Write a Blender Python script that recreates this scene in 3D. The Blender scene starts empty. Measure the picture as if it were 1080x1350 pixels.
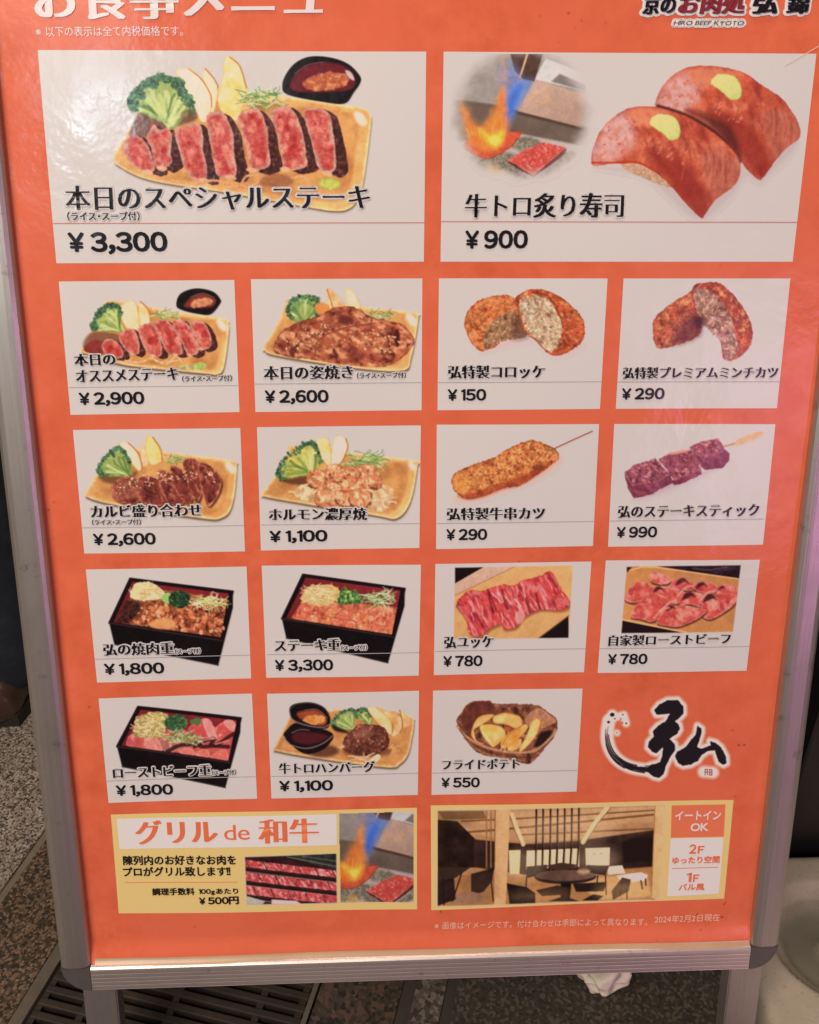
import bpy, bmesh, math, random
import numpy as np
from mathutils import Vector, Matrix

# ================================================================ camera, light, exposure
scene = bpy.context.scene
COL = scene.collection
FPX = 1250.0                                   # focal length for a 1080 wide frame
R = np.array([[0.998904694890809, -0.0028698848178656663, -0.04670304365062195],
              [-0.01006054926425008, 0.9616002942944899, -0.2742693190301314],
              [0.045696781873577404, 0.27443876871514084, 0.9605181759615568]])      # sheet axes -> camera axes
CAM = np.array([0.21388055, 0.12236343, -0.69514335])                               # camera in sheet axes (x right, y down, z into the board)
LEAN = math.radians(15)
SL, CL = math.sin(LEAN), math.cos(LEAN)
BAS = np.array([[1, 0, 0], [0, -SL, CL], [0, -CL, -SL]])                             # sheet axes -> world axes
ORG = np.array([-0.262, 0.0, 0.8684])                                                # world place of the sheet's reference corner
def world(p): return ORG + np.asarray(p) @ BAS.T
def sheet_pt(u, v, h=0.0): return Vector(world((u, v, -h)))
def on_sheet(px, py, h=0.0):
    """where a point of the flat layout lies on the sheet (metres right, metres down)"""
    px = np.asarray(px, float); py = np.asarray(py, float)
    d = np.stack([(px-540)/FPX, (py-675)/FPX, np.ones_like(px)], -1) @ R
    k = (-h-CAM[2])/d[..., 2]
    return CAM[0]+k*d[..., 0], CAM[1]+k*d[..., 1]
def on_ground(px, py, z=0.0):
    d = BAS @ (R.T @ np.array([(px-540)/FPX, (py-675)/FPX, 1.0])); c = world(CAM)
    return Vector(c + d*(z-c[2])/d[2])
cam_data = bpy.data.cameras.new('camera'); cam = bpy.data.objects.new('camera', cam_data); COL.objects.link(cam)
M = BAS @ R.T                                  # camera (x right, y down, z forward) -> world
cam.matrix_world = Matrix(((M[0][0], -M[0][1], -M[0][2], 0), (M[1][0], -M[1][1], -M[1][2], 0), (M[2][0], -M[2][1], -M[2][2], 0), (0, 0, 0, 1)))
cam.location = Vector(world(CAM))
cam_data.sensor_fit = 'HORIZONTAL'; cam_data.sensor_width = 36; cam_data.lens = 36*FPX/1080
cam_data.clip_start = .02; cam_data.clip_end = 200
scene.camera = cam
scene.view_settings.view_transform = 'Standard'; scene.view_settings.look = 'None'
scene.view_settings.exposure = 0; scene.view_settings.gamma = 1; scene.view_settings.use_curve_mapping = False

w = bpy.data.worlds.new('World'); scene.world = w; w.use_nodes = True
bg = w.node_tree.nodes['Background']; bg.inputs[0].default_value = (1.0, .82, .65, 1); bg.inputs[1].default_value = .15

def area(name, loc, target, size, power, color, sy=None, spread=None):
    d = bpy.data.lights.new(name, 'AREA'); d.energy = power; d.color = color
    d.shape = 'RECTANGLE' if sy else 'SQUARE'; d.size = size
    if sy: d.size_y = sy
    if spread: d.spread = math.radians(spread)
    o = bpy.data.objects.new(name, d); COL.objects.link(o); o.location = loc
    o.rotation_euler = (Vector(target)-Vector(loc)).to_track_quat('-Z', 'Y').to_euler()
    return o
def mirror_dir(px, py):
    u, v = on_sheet(px, py); P = world((float(u), float(v), 0)); d = P-world(CAM); d /= np.linalg.norm(d)
    n = BAS @ np.array([0, 0, -1.0]); r = d-2*d.dot(n)*n
    return Vector(P), Vector(r)
area('arcade_lamp', (-1.25, -1.9, 2.5), (0, 0, .45), 1.4, 54, (1.0, .82, .63), .7)
area('added_overhead_tube', (.05, -.02, 2.7), (.05, -.15, 0), 1.6, 13, (1.0, .88, .74), .16)  # unseen lamp added overhead for the highlight along the bottom rail
P_, r_ = mirror_dir(120, 115); area('tube_lamp', P_+r_*3.0, P_, .26, 11, (.66, .85, 1.0), .13)
P_, r_ = mirror_dir(1015, 570); area('pink_shop_light', P_+r_*2.6, P_, .5, 8, (1.0, .42, .85), .8)

# ---------------------------------------------------------------- print shop: procedural pictures printed on the menu
def _lat(ix, iy, seed):
    h = (ix.astype(np.int64) * 374761393 + iy.astype(np.int64) * 668265263 + seed * 974634777) & 0xffffffff
    h = ((h ^ (h >> 13)) * 1274126177) & 0xffffffff
    h = h ^ (h >> 16)
    return (h & 0xffff) / 65535.0
def vnoise(x, y, seed=0):
    ix = np.floor(x); iy = np.floor(y); fx = x - ix; fy = y - iy
    fx = fx*fx*(3-2*fx); fy = fy*fy*(3-2*fy)
    a = _lat(ix, iy, seed); b = _lat(ix+1, iy, seed); c = _lat(ix, iy+1, seed); d = _lat(ix+1, iy+1, seed)
    return (a*(1-fx)+b*fx)*(1-fy)+(c*(1-fx)+d*fx)*fy
def fbm(x, y, s, seed=0):
    return (vnoise(x/s, y/s, seed)*.55 + vnoise(x/s*2.1+7, y/s*2.1+3, seed+11)*.3 + vnoise(x/s*4.3, y/s*4.3, seed+23)*.15)*2-1
def worley(x, y, s, seed=0):
    x = x/s; y = y/s; ix = np.floor(x); iy = np.floor(y)
    best = np.full(x.shape, 9.0); sec = best.copy(); idv = np.zeros(x.shape)
    for dx in (-1, 0, 1):
        for dy in (-1, 0, 1):
            cx = ix+dx; cy = iy+dy
            px = cx+_lat(cx, cy, seed); py = cy+_lat(cx, cy, seed+5)
            d = np.hypot(px-x, py-y)
            sec = np.where(d < best, best, np.minimum(sec, d))
            idv = np.where(d < best, _lat(cx, cy, seed+9), idv)
            best = np.minimum(best, d)
    return best, sec, idv
def smooth_closed(p, n=5):
    p = np.array(p, float); out = []
    m = len(p)
    for i in range(m):
        a, b, c, d = p[i-1], p[i], p[(i+1) % m], p[(i+2) % m]
        for k in range(n):
            t = k/n
            out.append(.5*((2*b)+(c-a)*t+(2*a-5*b+4*c-d)*t*t+(3*b-a-3*c+d)*t**3))
    return np.array(out)
def smooth_open(p, n=6):
    p = np.array(p, float)
    if len(p) < 3: return p
    q = np.vstack([2*p[0]-p[1], p, 2*p[-1]-p[-2]]); out = []
    for i in range(1, len(q)-2):
        a, b, c, d = q[i-1], q[i], q[i+1], q[i+2]
        for k in range(n):
            t = k/n
            out.append(.5*((2*b)+(c-a)*t+(2*a-5*b+4*c-d)*t*t+(3*b-a-3*c+d)*t**3))
    out.append(q[-2]); return np.array(out)
def ell(cx, cy, rx, ry, rot=0, n=12):
    t = np.linspace(0, 2*math.pi, n, endpoint=False); c, s = math.cos(rot), math.sin(rot)
    return [(cx+rx*math.cos(a)*c-ry*math.sin(a)*s, cy+rx*math.cos(a)*s+ry*math.sin(a)*c) for a in t]

class Print:
    """A picture in the flat layout units of the menu sheet; o, s turn traced units into layout units."""
    def __init__(self, x0, y0, x1, y1, step=.8, o=(0, 0), s=1.0, bg=(192, 173, 157)):
        self.x0, self.y0, self.step = x0, y0, step
        nx = int(round((x1-x0)/step))+1; ny = int(round((y1-y0)/step))+1
        self.X, self.Y = np.meshgrid(x0+np.arange(nx)*step, y0+np.arange(ny)*step)
        self.c = np.empty((ny, nx, 3)); self.c[:] = bg; self.a = np.zeros((ny, nx))
        self.o, self.s = o, s; self.rng = random.Random(int(x0*7+y0)); self.seed = int(x0+y0*3)
        self.lo = 0.0
    def T(self, pts):
        return np.array([(self.o[0]+x/self.s, self.o[1]+y/self.s) for x, y in pts], float)
    def win(self, q, pad):
        i0 = max(0, int((q[:, 0].min()-pad-self.x0)/self.step)); i1 = min(self.c.shape[1], int((q[:, 0].max()+pad-self.x0)/self.step)+2)
        j0 = max(0, int((q[:, 1].min()-pad-self.y0)/self.step)); j1 = min(self.c.shape[0], int((q[:, 1].max()+pad-self.y0)/self.step)+2)
        return (slice(j0, max(j0, j1)), slice(i0, max(i0, i1)))
    def sdf(self, q, X, Y):
        d = np.full(X.shape, 1e9); ins = np.zeros(X.shape, bool)
        b = np.roll(q, -1, 0)
        for (ax, ay), (bx, by) in zip(q, b):
            ex, ey = bx-ax, by-ay; L = ex*ex+ey*ey+1e-12
            t = np.clip(((X-ax)*ex+(Y-ay)*ey)/L, 0, 1)
            d = np.minimum(d, (X-ax-t*ex)**2+(Y-ay-t*ey)**2)
            if ay != by:
                ins ^= ((ay > Y) != (by > Y)) & (X < (bx-ax)*(Y-ay)/(by-ay)+ax)
        d = np.sqrt(d); return np.where(ins, d, -d)
    def put(self, w, m, col):
        m3 = m[..., None]
        self.c[w] = self.c[w]*(1-m3)+np.clip(col, 0, 255)*m3
        self.a[w] = np.maximum(self.a[w], m)
    def fill(self, pts, col, smooth=True, soft=.7, warp=None, tex=(), mix=(), lit=None, rim=None, al=1.0, clip=None, wor=None, raw=False):
        q = np.array(pts, float) if raw else self.T(pts)
        if smooth: q = smooth_closed(q)
        w = self.win(q, 3+soft+(warp[0] if warp else 0)); X, Y = self.X[w], self.Y[w]
        if X.size == 0: return None
        self.seed += 17; sd = self.seed
        Xw, Yw = X, Y
        if warp:
            Xw = X+warp[0]*fbm(X, Y, warp[1], sd); Yw = Y+warp[0]*fbm(X, Y, warp[1], sd+3)
        d = self.sdf(q, Xw, Yw)
        m = np.clip(d/soft+.5, 0, 1)*al
        if clip is not None: m = m*np.clip(self.sdf(clip, X, Y)/.8+.5, 0, 1)
        c = np.empty(X.shape+(3,)); c[:] = col
        for mx in mix:              # (colour, scale, bias, gain, stretch_angle, stretch)
            c2, sc, bias, gain = mx[:4]
            xx, yy = X, Y
            if len(mx) > 4:
                ca, sa = math.cos(mx[4]), math.sin(mx[4]); xx = (X*ca+Y*sa)/mx[5]; yy = -X*sa+Y*ca
            k = np.clip(.5+gain*(fbm(xx, yy, sc, sd+31)+bias), 0, 1)[..., None]; sd += 7
            c = c*(1-k)+np.array(c2, float)*k
        if rim:                     # (colour, width, amount[, irregularity])
            k = np.clip(1-d/rim[1]+(rim[3]*fbm(X, Y, rim[1]*1.3, sd+5) if len(rim) > 3 else 0), 0, 1)[..., None]*rim[2]
            c = c*(1-k)+np.array(rim[0], float)*k
        if wor:                     # (cell, dark amount, light amount)
            f1, f2, idv = worley(X, Y, wor[0], sd+2)
            e = np.clip((f2-f1)*1.5, 0, 1)**.7
            c = c*(1-wor[1]*(1-e)+wor[2]*(idv-.5))[..., None]
        if lit:                     # (dx, dy, amount)
            t = ((X-q[:, 0].mean())*lit[0]+(Y-q[:, 1].mean())*lit[1])/max(np.ptp(q[:, 0]), np.ptp(q[:, 1]), 1)
            c = c*(1+lit[2]*2*t)[..., None]
        for amp, sc in tex:
            c = c*(1+amp*fbm(X, Y, sc, sd+13))[..., None]; sd += 5
        self.put(w, m, c); return q
    def line(self, pts, wd, col, al=1.0, smooth=True, soft=.7, taper=0, tex=0, clip=None, raw=False):
        q = np.array(pts, float) if raw else self.T(pts)
        if smooth: q = smooth_open(q)
        w = self.win(q, wd+2); X, Y = self.X[w], self.Y[w]
        if X.size == 0: return
        best = np.full(X.shape, 1e9); n = len(q)-1
        for i in range(n):
            (ax, ay), (bx, by) = q[i], q[i+1]
            ex, ey = bx-ax, by-ay; L = ex*ex+ey*ey+1e-12
            t = np.clip(((X-ax)*ex+(Y-ay)*ey)/L, 0, 1)
            r = wd/2*(1-taper*(i+t)/n)
            best = np.minimum(best, np.hypot(X-ax-t*ex, Y-ay-t*ey)-r)
        m = np.clip(.5-best/soft, 0, 1)*al
        if clip is not None: m = m*np.clip(self.sdf(clip, X, Y)/.8+.5, 0, 1)
        c = np.empty(X.shape+(3,)); c[:] = col
        if tex:
            self.seed += 3; c = c*(1+tex*fbm(X, Y, 3, self.seed))[..., None]
        self.put(w, m, c)
    def dots(self, pts, n, r, cols, al=1.0, aspect=1.0, raw=False):
        q = smooth_closed(np.array(pts, float) if raw else self.T(pts), 3)
        x0, y0 = q.min(0); x1, y1 = q.max(0); k = 0; tries = 0
        while k < n and tries < n*6:
            tries += 1
            x = self.rng.uniform(x0, x1); y = self.rng.uniform(y0, y1)
            if self.sdf(q, np.array([x]), np.array([y]))[0] < 0: continue
            k += 1
            rr = self.rng.uniform(*r)
            self.fill(ell(x, y, rr*aspect, rr, self.rng.uniform(0, 3), 7), self.rng.choice(cols), al=al, smooth=False, raw=True)
    def strands(self, c, rx, ry, n, cols, wd, ln, al=.95):
        """a heap of thin curled shreds"""
        cx, cy = self.T([c])[0]; rx /= self.s; ry /= self.s; ln /= self.s
        R = self.rng
        for i in range(n):
            a = R.uniform(0, 6.283); rr = math.sqrt(R.random())
            x = cx+rx*rr*math.cos(a); y = cy+ry*rr*math.sin(a); b = R.uniform(-.9, .9)+(3.1416 if R.random() < .5 else 0)
            p = [(x, y)]
            cur = R.uniform(-.9, .9)
            for k in range(3):
                x += ln/3*math.cos(b); y += ln/3*math.sin(b)*.7; b += cur; p.append((x, y))
            self.line(p, wd, R.choice(cols), al=al, raw=True, taper=.4)
    def veil(self, cx, cy, rx, ry, soft, bg):
        """fade the picture out to the bare sheet outside an oval"""
        (cx, cy), = self.T([(cx, cy)]); rx /= self.s; ry /= self.s
        r = np.hypot((self.X-cx)/rx, (self.Y-cy)/ry)
        k = np.clip((1+soft/2-r+.07*fbm(self.X, self.Y, 18, 4))/soft, 0, 1); k = k*k*(3-2*k)
        self.c = self.c*k[..., None]+np.array(bg, float)*(1-k[..., None])
        self.a = np.where(k > .004, np.maximum(k, .05), 0)
    def blur(self, n=1):
        for _ in range(n):
            for ax in (0, 1):
                p = np.pad(self.c, [(1, 1) if i == ax else (0, 0) for i in range(3)], mode='edge')
                s0 = [slice(None)]*3; s1 = s0[:]; s2 = s0[:]
                s0[ax] = slice(0, -2); s1[ax] = slice(1, -1); s2[ax] = slice(2, None)
                self.c = .25*p[tuple(s0)]+.5*p[tuple(s1)]+.25*p[tuple(s2)]

GREENS = [(112, 138, 70), (150, 168, 98), (176, 186, 130), (86, 112, 60), (196, 196, 150)]
NOODLE = [(214, 184, 130), (200, 164, 104), (226, 200, 150), (184, 150, 96)]
TAN = (214, 160, 98)
def plate(p, pts, col=TAN, hl=None):
    q = p.T(pts)
    p.fill([(x+4, y+14) for x, y in pts], (96, 66, 44), soft=2.2, al=.75)
    p.fill(pts, col, tex=((.06, 14), (.04, 3)), mix=(((190, 124, 68), 26, -.1, .8),), rim=((234, 192, 130), 4.2/1.0, .85, .35), lit=(.6, .5, .08))
    cx = np.mean([x for x, y in pts]); cy = np.mean([y for x, y in pts])
    inn = [(cx+(x-cx)*.9, cy+(y-cy)*.86) for x, y in pts]
    p.fill(inn, (202, 140, 80), soft=4.5, tex=((.1, 10),), mix=(((166, 98, 54), 20, -.2, 1.0),), al=.75)
    if hl: p.fill(ell(hl[0], hl[1], hl[2], hl[2]*.55, .9), (232, 214, 190), soft=5, al=.75)
def broccoli(p, base, crown, depth=.36, dark=(64, 90, 60), stem=(150, 156, 88)):
    """base: where the stalk meets the plate; crown: arc of points round the florets"""
    pts = list(crown)+[base]
    bx, by = base
    p.fill(list(crown)+[(bx+ .12*(crown[-1][0]-bx), by+.12*(crown[-1][1]-by)), base, (bx+.12*(crown[0][0]-bx), by+.12*(crown[0][1]-by))],
           stem, warp=(1.2, 5), tex=((.14, 5),), rim=((96, 112, 56), 3, .6, .4))
    fan = smooth_open(np.array(crown, float), 4)
    n = len(fan); r = np.mean([math.hypot(x-bx, y-by) for x, y in crown])
    for i in range(1, n-1, 2):
        x, y = fan[i]; x += p.rng.uniform(-.07, .07)*r; y += p.rng.uniform(-.07, .07)*r
        ox = bx+p.rng.uniform(-.12, .12)*r; oy = by+p.rng.uniform(-.2, .02)*r
        t1 = p.rng.uniform(.6, .86); j = p.rng.uniform(-.06, .06)*r
        p.line([(ox, oy), ((ox+x)/2+j, (oy+y)/2-j), (ox+(x-ox)*t1, oy+(y-oy)*t1)], p.rng.uniform(1.4, 3.2)*(r/180)**.5,
               [(186, 186, 114), (92, 112, 54), (200, 194, 126), (120, 138, 66)][p.rng.randrange(4)], al=.75, taper=-.6, soft=1.4)
    for k in range(3):
        for i in range(0, n):
            if k == 0 and p.rng.random() < .75: continue
            x, y = fan[i]; t = (1-depth*.42, 1-depth*.16, .98)[k]*p.rng.uniform(.97, 1.03)
            g = p.rng.uniform(.7, 1.3); q = r*p.rng.uniform(.05, .095)
            p.fill(ell(bx+(x-bx)*t, by+(y-by)*t, q, q*.85, p.rng.uniform(0, 3), 8), tuple(v*g for v in dark),
                   warp=(2.4, 2.6), tex=((.35, 2.2),), mix=(((118, 140, 98), 2.4, -.3, 2.2),), al=.88)
def wedge(p, pts, col, skin=None, side=1):
    q = p.fill(pts, col, tex=((.05, 6),), mix=(((232, 206, 154), 10, -.15, .8),), rim=((196, 136, 72), 2.2, .65), lit=(.8, .3, -.07))
    if skin: p.line(skin, 1.6, (168, 96, 44), al=.85)
def slices(p, faces, red=(188, 82, 70), edge=(196, 142, 120), side=(72, 40, 36), sw=42, rim=5.5, fat=True):
    for f in faces:
        xs = [x for x, y in f]; ys = [y for x, y in f]; ym = (min(ys)+max(ys))/2
        rt = [(x+sw*(.55+.45*(y-min(ys))/(max(ys)-min(ys)+1)), y+sw*.28) for x, y in f]
        p.fill(rt, side, warp=(1, 4), tex=((.3, 4),), mix=(((124, 72, 62), 4, -.35, 1.6),))
    for f in faces:
        xs = [x for x, y in f]; ys = [y for x, y in f]
        sh = [(x+sw*.62*(.6+.4*(y-min(ys))/(max(ys)-min(ys)+1)), y+sw*.12) for x, y in f]
        p.fill(sh, side, warp=(.8, 4), tex=((.35, 3.5),), mix=(((132, 78, 66), 3.5, -.4, 1.8),))
        p.fill(f, red, warp=(1.0, 4), tex=((.16, 3.2),), mix=(((214, 122, 100), 6, -.12, 1.8, 1.2, 2.2), ((168, 52, 46), 9, -.3, 1.5)), rim=(edge, rim, .95, .8), wor=(2.4, .06, .08))
        if fat:
            i = int(np.argmax(ys)); fx, fy = f[i]
            p.fill(ell(fx-2, fy-4, sw*.42, sw*.2, .2, 8), (216, 158, 116), warp=(1, 3), al=.85, tex=((.1, 3),))
def sesame(p, pts, n): p.dots(pts, n, (.55, 1.0), [(232, 206, 160), (220, 186, 138), (206, 160, 110)], aspect=1.5)
def bowl(p, outer, inner, sauce=(112, 44, 40), pulp=(176, 96, 60), pc=None):
    p.fill(outer, (34, 26, 27), tex=((.2, 6),), rim=((62, 50, 48), 1.6, .6))
    p.fill(inner, sauce, rim=((70, 30, 30), 3, .8), tex=((.12, 4),), soft=1)
    xs = [x for x, y in inner]; ys = [y for x, y in inner]
    cx = min(xs)+.56*np.ptp(xs); cy = min(ys)+.64*np.ptp(ys)
    if pulp: p.fill(ell(cx, cy, np.ptp(xs)*.36, np.ptp(ys)*.3, -.12), pulp, warp=(2.5, 5), tex=((.22, 3),), mix=(((206, 136, 86), 4, -.3, 2),), soft=1.5, clip=smooth_closed(p.T(inner)))
    p.line([(x, y) for x, y in inner[1:4]], .9, (150, 130, 124), al=.6)

def pic_special_steak():
    p = Print(145, 70, 496, 284, .75, (140, 60), 5.4)
    p2 = lambda pts: [(x+864, y) for x, y in pts]          # second tracing sheet starts 160 units further right
    plate(p, [((x-140)*5.4, (y-60)*5.4) for x, y in [(182,150),(168,176),(153,200),(151,210),(157,219),(200,238),(300,254),(400,272),(440,278),(460,275),(472,262),(480,235),(489,165),(488,150),(478,142),(440,137),(381,128),(330,122),(230,125),(195,135)]], (214, 160, 98), hl=(1810, 520, 60))
    p.fill([(235,480),(170,640),(280,650),(420,600),(640,520),(560,480),(330,450)], (112, 72, 60), soft=4, tex=((.15, 8),), al=.9)
    wedge(p, [(700,160),(760,220),(790,270),(800,300),(770,470),(730,450),(690,250)], (214, 182, 140), [(705,165),(760,225),(792,280),(795,300)])
    wedge(p, [(840,90),(880,78),(950,140),(1000,290),(1000,340),(930,535),(830,480),(795,400),(815,280),(835,190)], (222, 178, 96), [(880,82),(950,145),(1000,300)])
    wedge(p, [(500,180),(600,165),(680,240),(740,340),(752,430),(720,530),(680,545),(640,470),(600,380),(550,280)], (222, 200, 156), [(590,168),(680,242),(742,345),(752,440)])
    broccoli(p, (470, 585), [(178,440),(165,385),(205,330),(285,262),(370,212),(460,228),(530,245),(545,300),(600,390),(618,470)])
    p.fill(ell(590, 500, 60, 45), (112, 76, 52), soft=4, al=.7)
    p.strands((1100, 385), 150, 70, 80, GREENS, 1.4, 90)
    slices(p, [[(130,720),(160,645),(230,640),(300,720),(330,800),(350,880),(300,905),(210,870),(150,800)],
               [(340,560),(380,600),(440,590),(470,650),(460,760),(470,830),(400,880),(350,850),(320,720),(290,660)],
               [(490,610),(560,570),(660,555),(690,640),(690,740),(720,880),(700,965),(610,945),(560,880),(530,780)],
               [(720,490),(830,480),(880,560),(905,640),(910,760),(930,900),(890,945),(800,930),(770,850),(730,640)],
               p2([(70,510),(170,455),(230,465),(280,580),(290,700),(305,840),(240,885),(170,890),(140,760),(100,600)]),
               p2([(310,470),(430,430),(500,520),(540,640),(560,780),(560,860),(410,885),(380,750),(340,590)]),
               p2([(540,470),(620,440),(720,480),(750,600),(770,760),(770,870),(710,915),(640,860),(600,700),(560,560)])], sw=92, rim=6)
    for pts in ([(470,960),(620,990),(760,960),(900,985)], [(960,985),(1000,930),(1080,920),(1180,935)], [(1010,1010),(1120,960),(1240,990)], [(850,1010),(980,1000),(1060,1060)], [(1280,960),(1380,930),(1440,960)]):
        p.line(pts, 3.2, (206, 142, 96), al=.9, tex=.2)
    p.fill([(1090,960),(1200,905),(1330,950),(1290,1000),(1130,1000)], (120, 66, 48), soft=4, al=.55)
    p.fill(ell(1590, 985, 78, 44, .1), (184, 178, 84), warp=(1.5, 4), tex=((.12, 4),), rim=((150, 140, 64), 3, .6))
    bowl(p, p2([(390,275),(430,180),(500,110),(600,75),(740,85),(860,130),(940,210),(948,262),(900,335),(838,412),(700,405),(430,350)]),
         p2([(440,285),(480,200),(560,140),(680,115),(800,130),(890,190),(912,262),(880,312),(760,330),(560,335),(470,322)]), (104, 36, 42), (170, 88, 58))
    p.fill(p2([(840,175),(880,190),(905,245),(880,240),(850,205)]), (206, 190, 182), al=.8)
    return p
def flame_scene(p, rect=None):
    W = rect or [(20,20),(1060,20),(1060,1030),(20,1030)]
    p.fill(W, (150, 134, 120), smooth=False, tex=((.08, 20),))
    p.fill([(20,380),(350,420),(1000,580),(1060,1100),(20,1100)], (108, 88, 74), smooth=False, soft=3, tex=((.1, 20),))
    p.fill([(20,700),(430,610),(1060,730),(1060,1100),(20,1100)], (176, 156, 140), smooth=False, soft=3, tex=((.06, 14),))
    p.fill([(500,470),(620,240),(960,340),(1000,370),(960,580),(700,520)], (178, 140, 116), smooth=False, soft=1.5, tex=((.06, 14),), lit=(.5, .8, -.1))
    p.fill([(480,460),(700,515),(980,590),(980,610),(690,535),(480,485)], (88, 66, 54), smooth=False, soft=1.2)
    p.fill([(620,240),(700,90),(1000,200),(1010,330)], (198, 184, 172), smooth=False, soft=2)
    p.fill([(740,255),(800,200),(990,280),(990,325)], (128, 110, 100), smooth=False, soft=2)
    p.line([(600,330),(610,380),(700,405),(715,340)], 1.2, (206, 150, 96)); p.line([(720,350),(730,395)], 1.2, (206, 150, 96))
    p.fill([(440,30),(690,30),(620,255),(540,240),(480,180)], (88, 64, 54), smooth=False, soft=1.5, tex=((.15, 8),))
    p.line([(575,40),(535,170),(515,225)], 2.6, (206, 160, 112), smooth=False)
    p.fill(ell(280, 830, 240, 70, -.1), (142, 124, 98), soft=5, wor=(3, .3, .4), al=.8)
    p.fill(ell(560, 700, 110, 50), (140, 124, 98), soft=4, wor=(3, .3, .4), al=.8)
    p.fill([(480,850),(620,940),(860,760),(900,800),(660,960),(420,900)], (132, 112, 90), soft=4, wor=(3, .3, .4), al=.8)
    p.fill([(120,730),(200,640),(500,610),(520,640),(430,740),(280,805)], (196, 84, 56), warp=(1, 4), tex=((.15, 4),), rim=((112, 56, 44), 2, .6))
    p.fill([(430,830),(560,740),(680,690),(850,735),(845,770),(620,935),(540,900)], (96, 52, 46), smooth=False, warp=(1, 4))
    p.fill([(430,815),(560,735),(690,685),(850,725),(740,820),(615,925),(540,880)], (192, 76, 64), smooth=False, warp=(1, 4), tex=((.15, 3),), mix=(((216, 130, 110), 3, -.35, 2.2),), rim=((206, 130, 108), 2, .5, .6))
    p.fill([(400,130),(470,140),(540,240),(610,265),(530,360),(480,480),(430,560),(395,520),(380,330)], (110, 120, 172), soft=16, tex=((.16, 6),), al=.7)
    p.fill([(430,360),(500,270),(575,268),(490,440),(430,545)], (80, 124, 200), soft=11, al=.65)
    p.fill([(415,420),(470,330),(520,290),(460,480),(425,540)], (60, 92, 190), soft=8, al=.6)
    p.fill([(410,470),(440,540),(420,610),(385,600)], (150, 90, 130), soft=9, al=.5)
    E_ = (234, 138, 58)
    p.fill([(395,90),(425,120),(415,330),(420,480),(440,560),(400,700),(300,760),(150,690),(105,560),(85,385),(130,420),(190,540),(240,560),(330,430),(375,330)], (226, 140, 72), soft=12, warp=(4, 9), tex=((.12, 7),), al=.42)
    p.fill([(380,300),(412,330),(418,500),(430,580),(390,690),(290,740),(180,680),(260,570),(340,440)], E_, soft=9, warp=(3, 8), tex=((.12, 6),), mix=(((240, 110, 44), 12, -.1, 1.6, 1.9, 2.5),), al=.7)
    p.fill([(95,430),(130,450),(190,560),(260,600),(300,720),(170,680),(125,580)], E_, soft=8, warp=(3, 8), tex=((.12, 6),), mix=(((240, 116, 46), 12, -.1, 1.6, .9, 2.5),), al=.6)
    for k in range(26):
        t = p.rng.uniform(0, 1); x = 150+t*260; y0 = 690-p.rng.uniform(0, 60); ln = 60+240*max(0, (t-.45))*p.rng.uniform(.5, 1)
        p.line([(x, y0), (x+20*(t-.4), y0-ln*.5), (x+40*(t-.5), y0-ln)], p.rng.uniform(1.2, 3.0), p.rng.choice([(244, 176, 84), (240, 122, 48), (246, 196, 96), (230, 104, 44)]), al=.4, soft=3, taper=.8)
    p.fill([(230,600),(320,640),(395,610),(380,690),(340,730),(290,680)], (238, 200, 66), soft=9, warp=(2, 6), al=.8); p.fill(ell(335, 670, 30, 24), (244, 222, 90), soft=6, al=.8)
    p.fill([(270,880),(340,840),(390,930),(330,960)], (206, 150, 84), soft=6, al=.6)
def pic_flame_round():
    p = Print(590, 71, 800, 256, .75, (590, 60), 5.4)
    flame_scene(p); p.veil(530, 480, 455, 440, .34, (192, 173, 157)); return p
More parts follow.
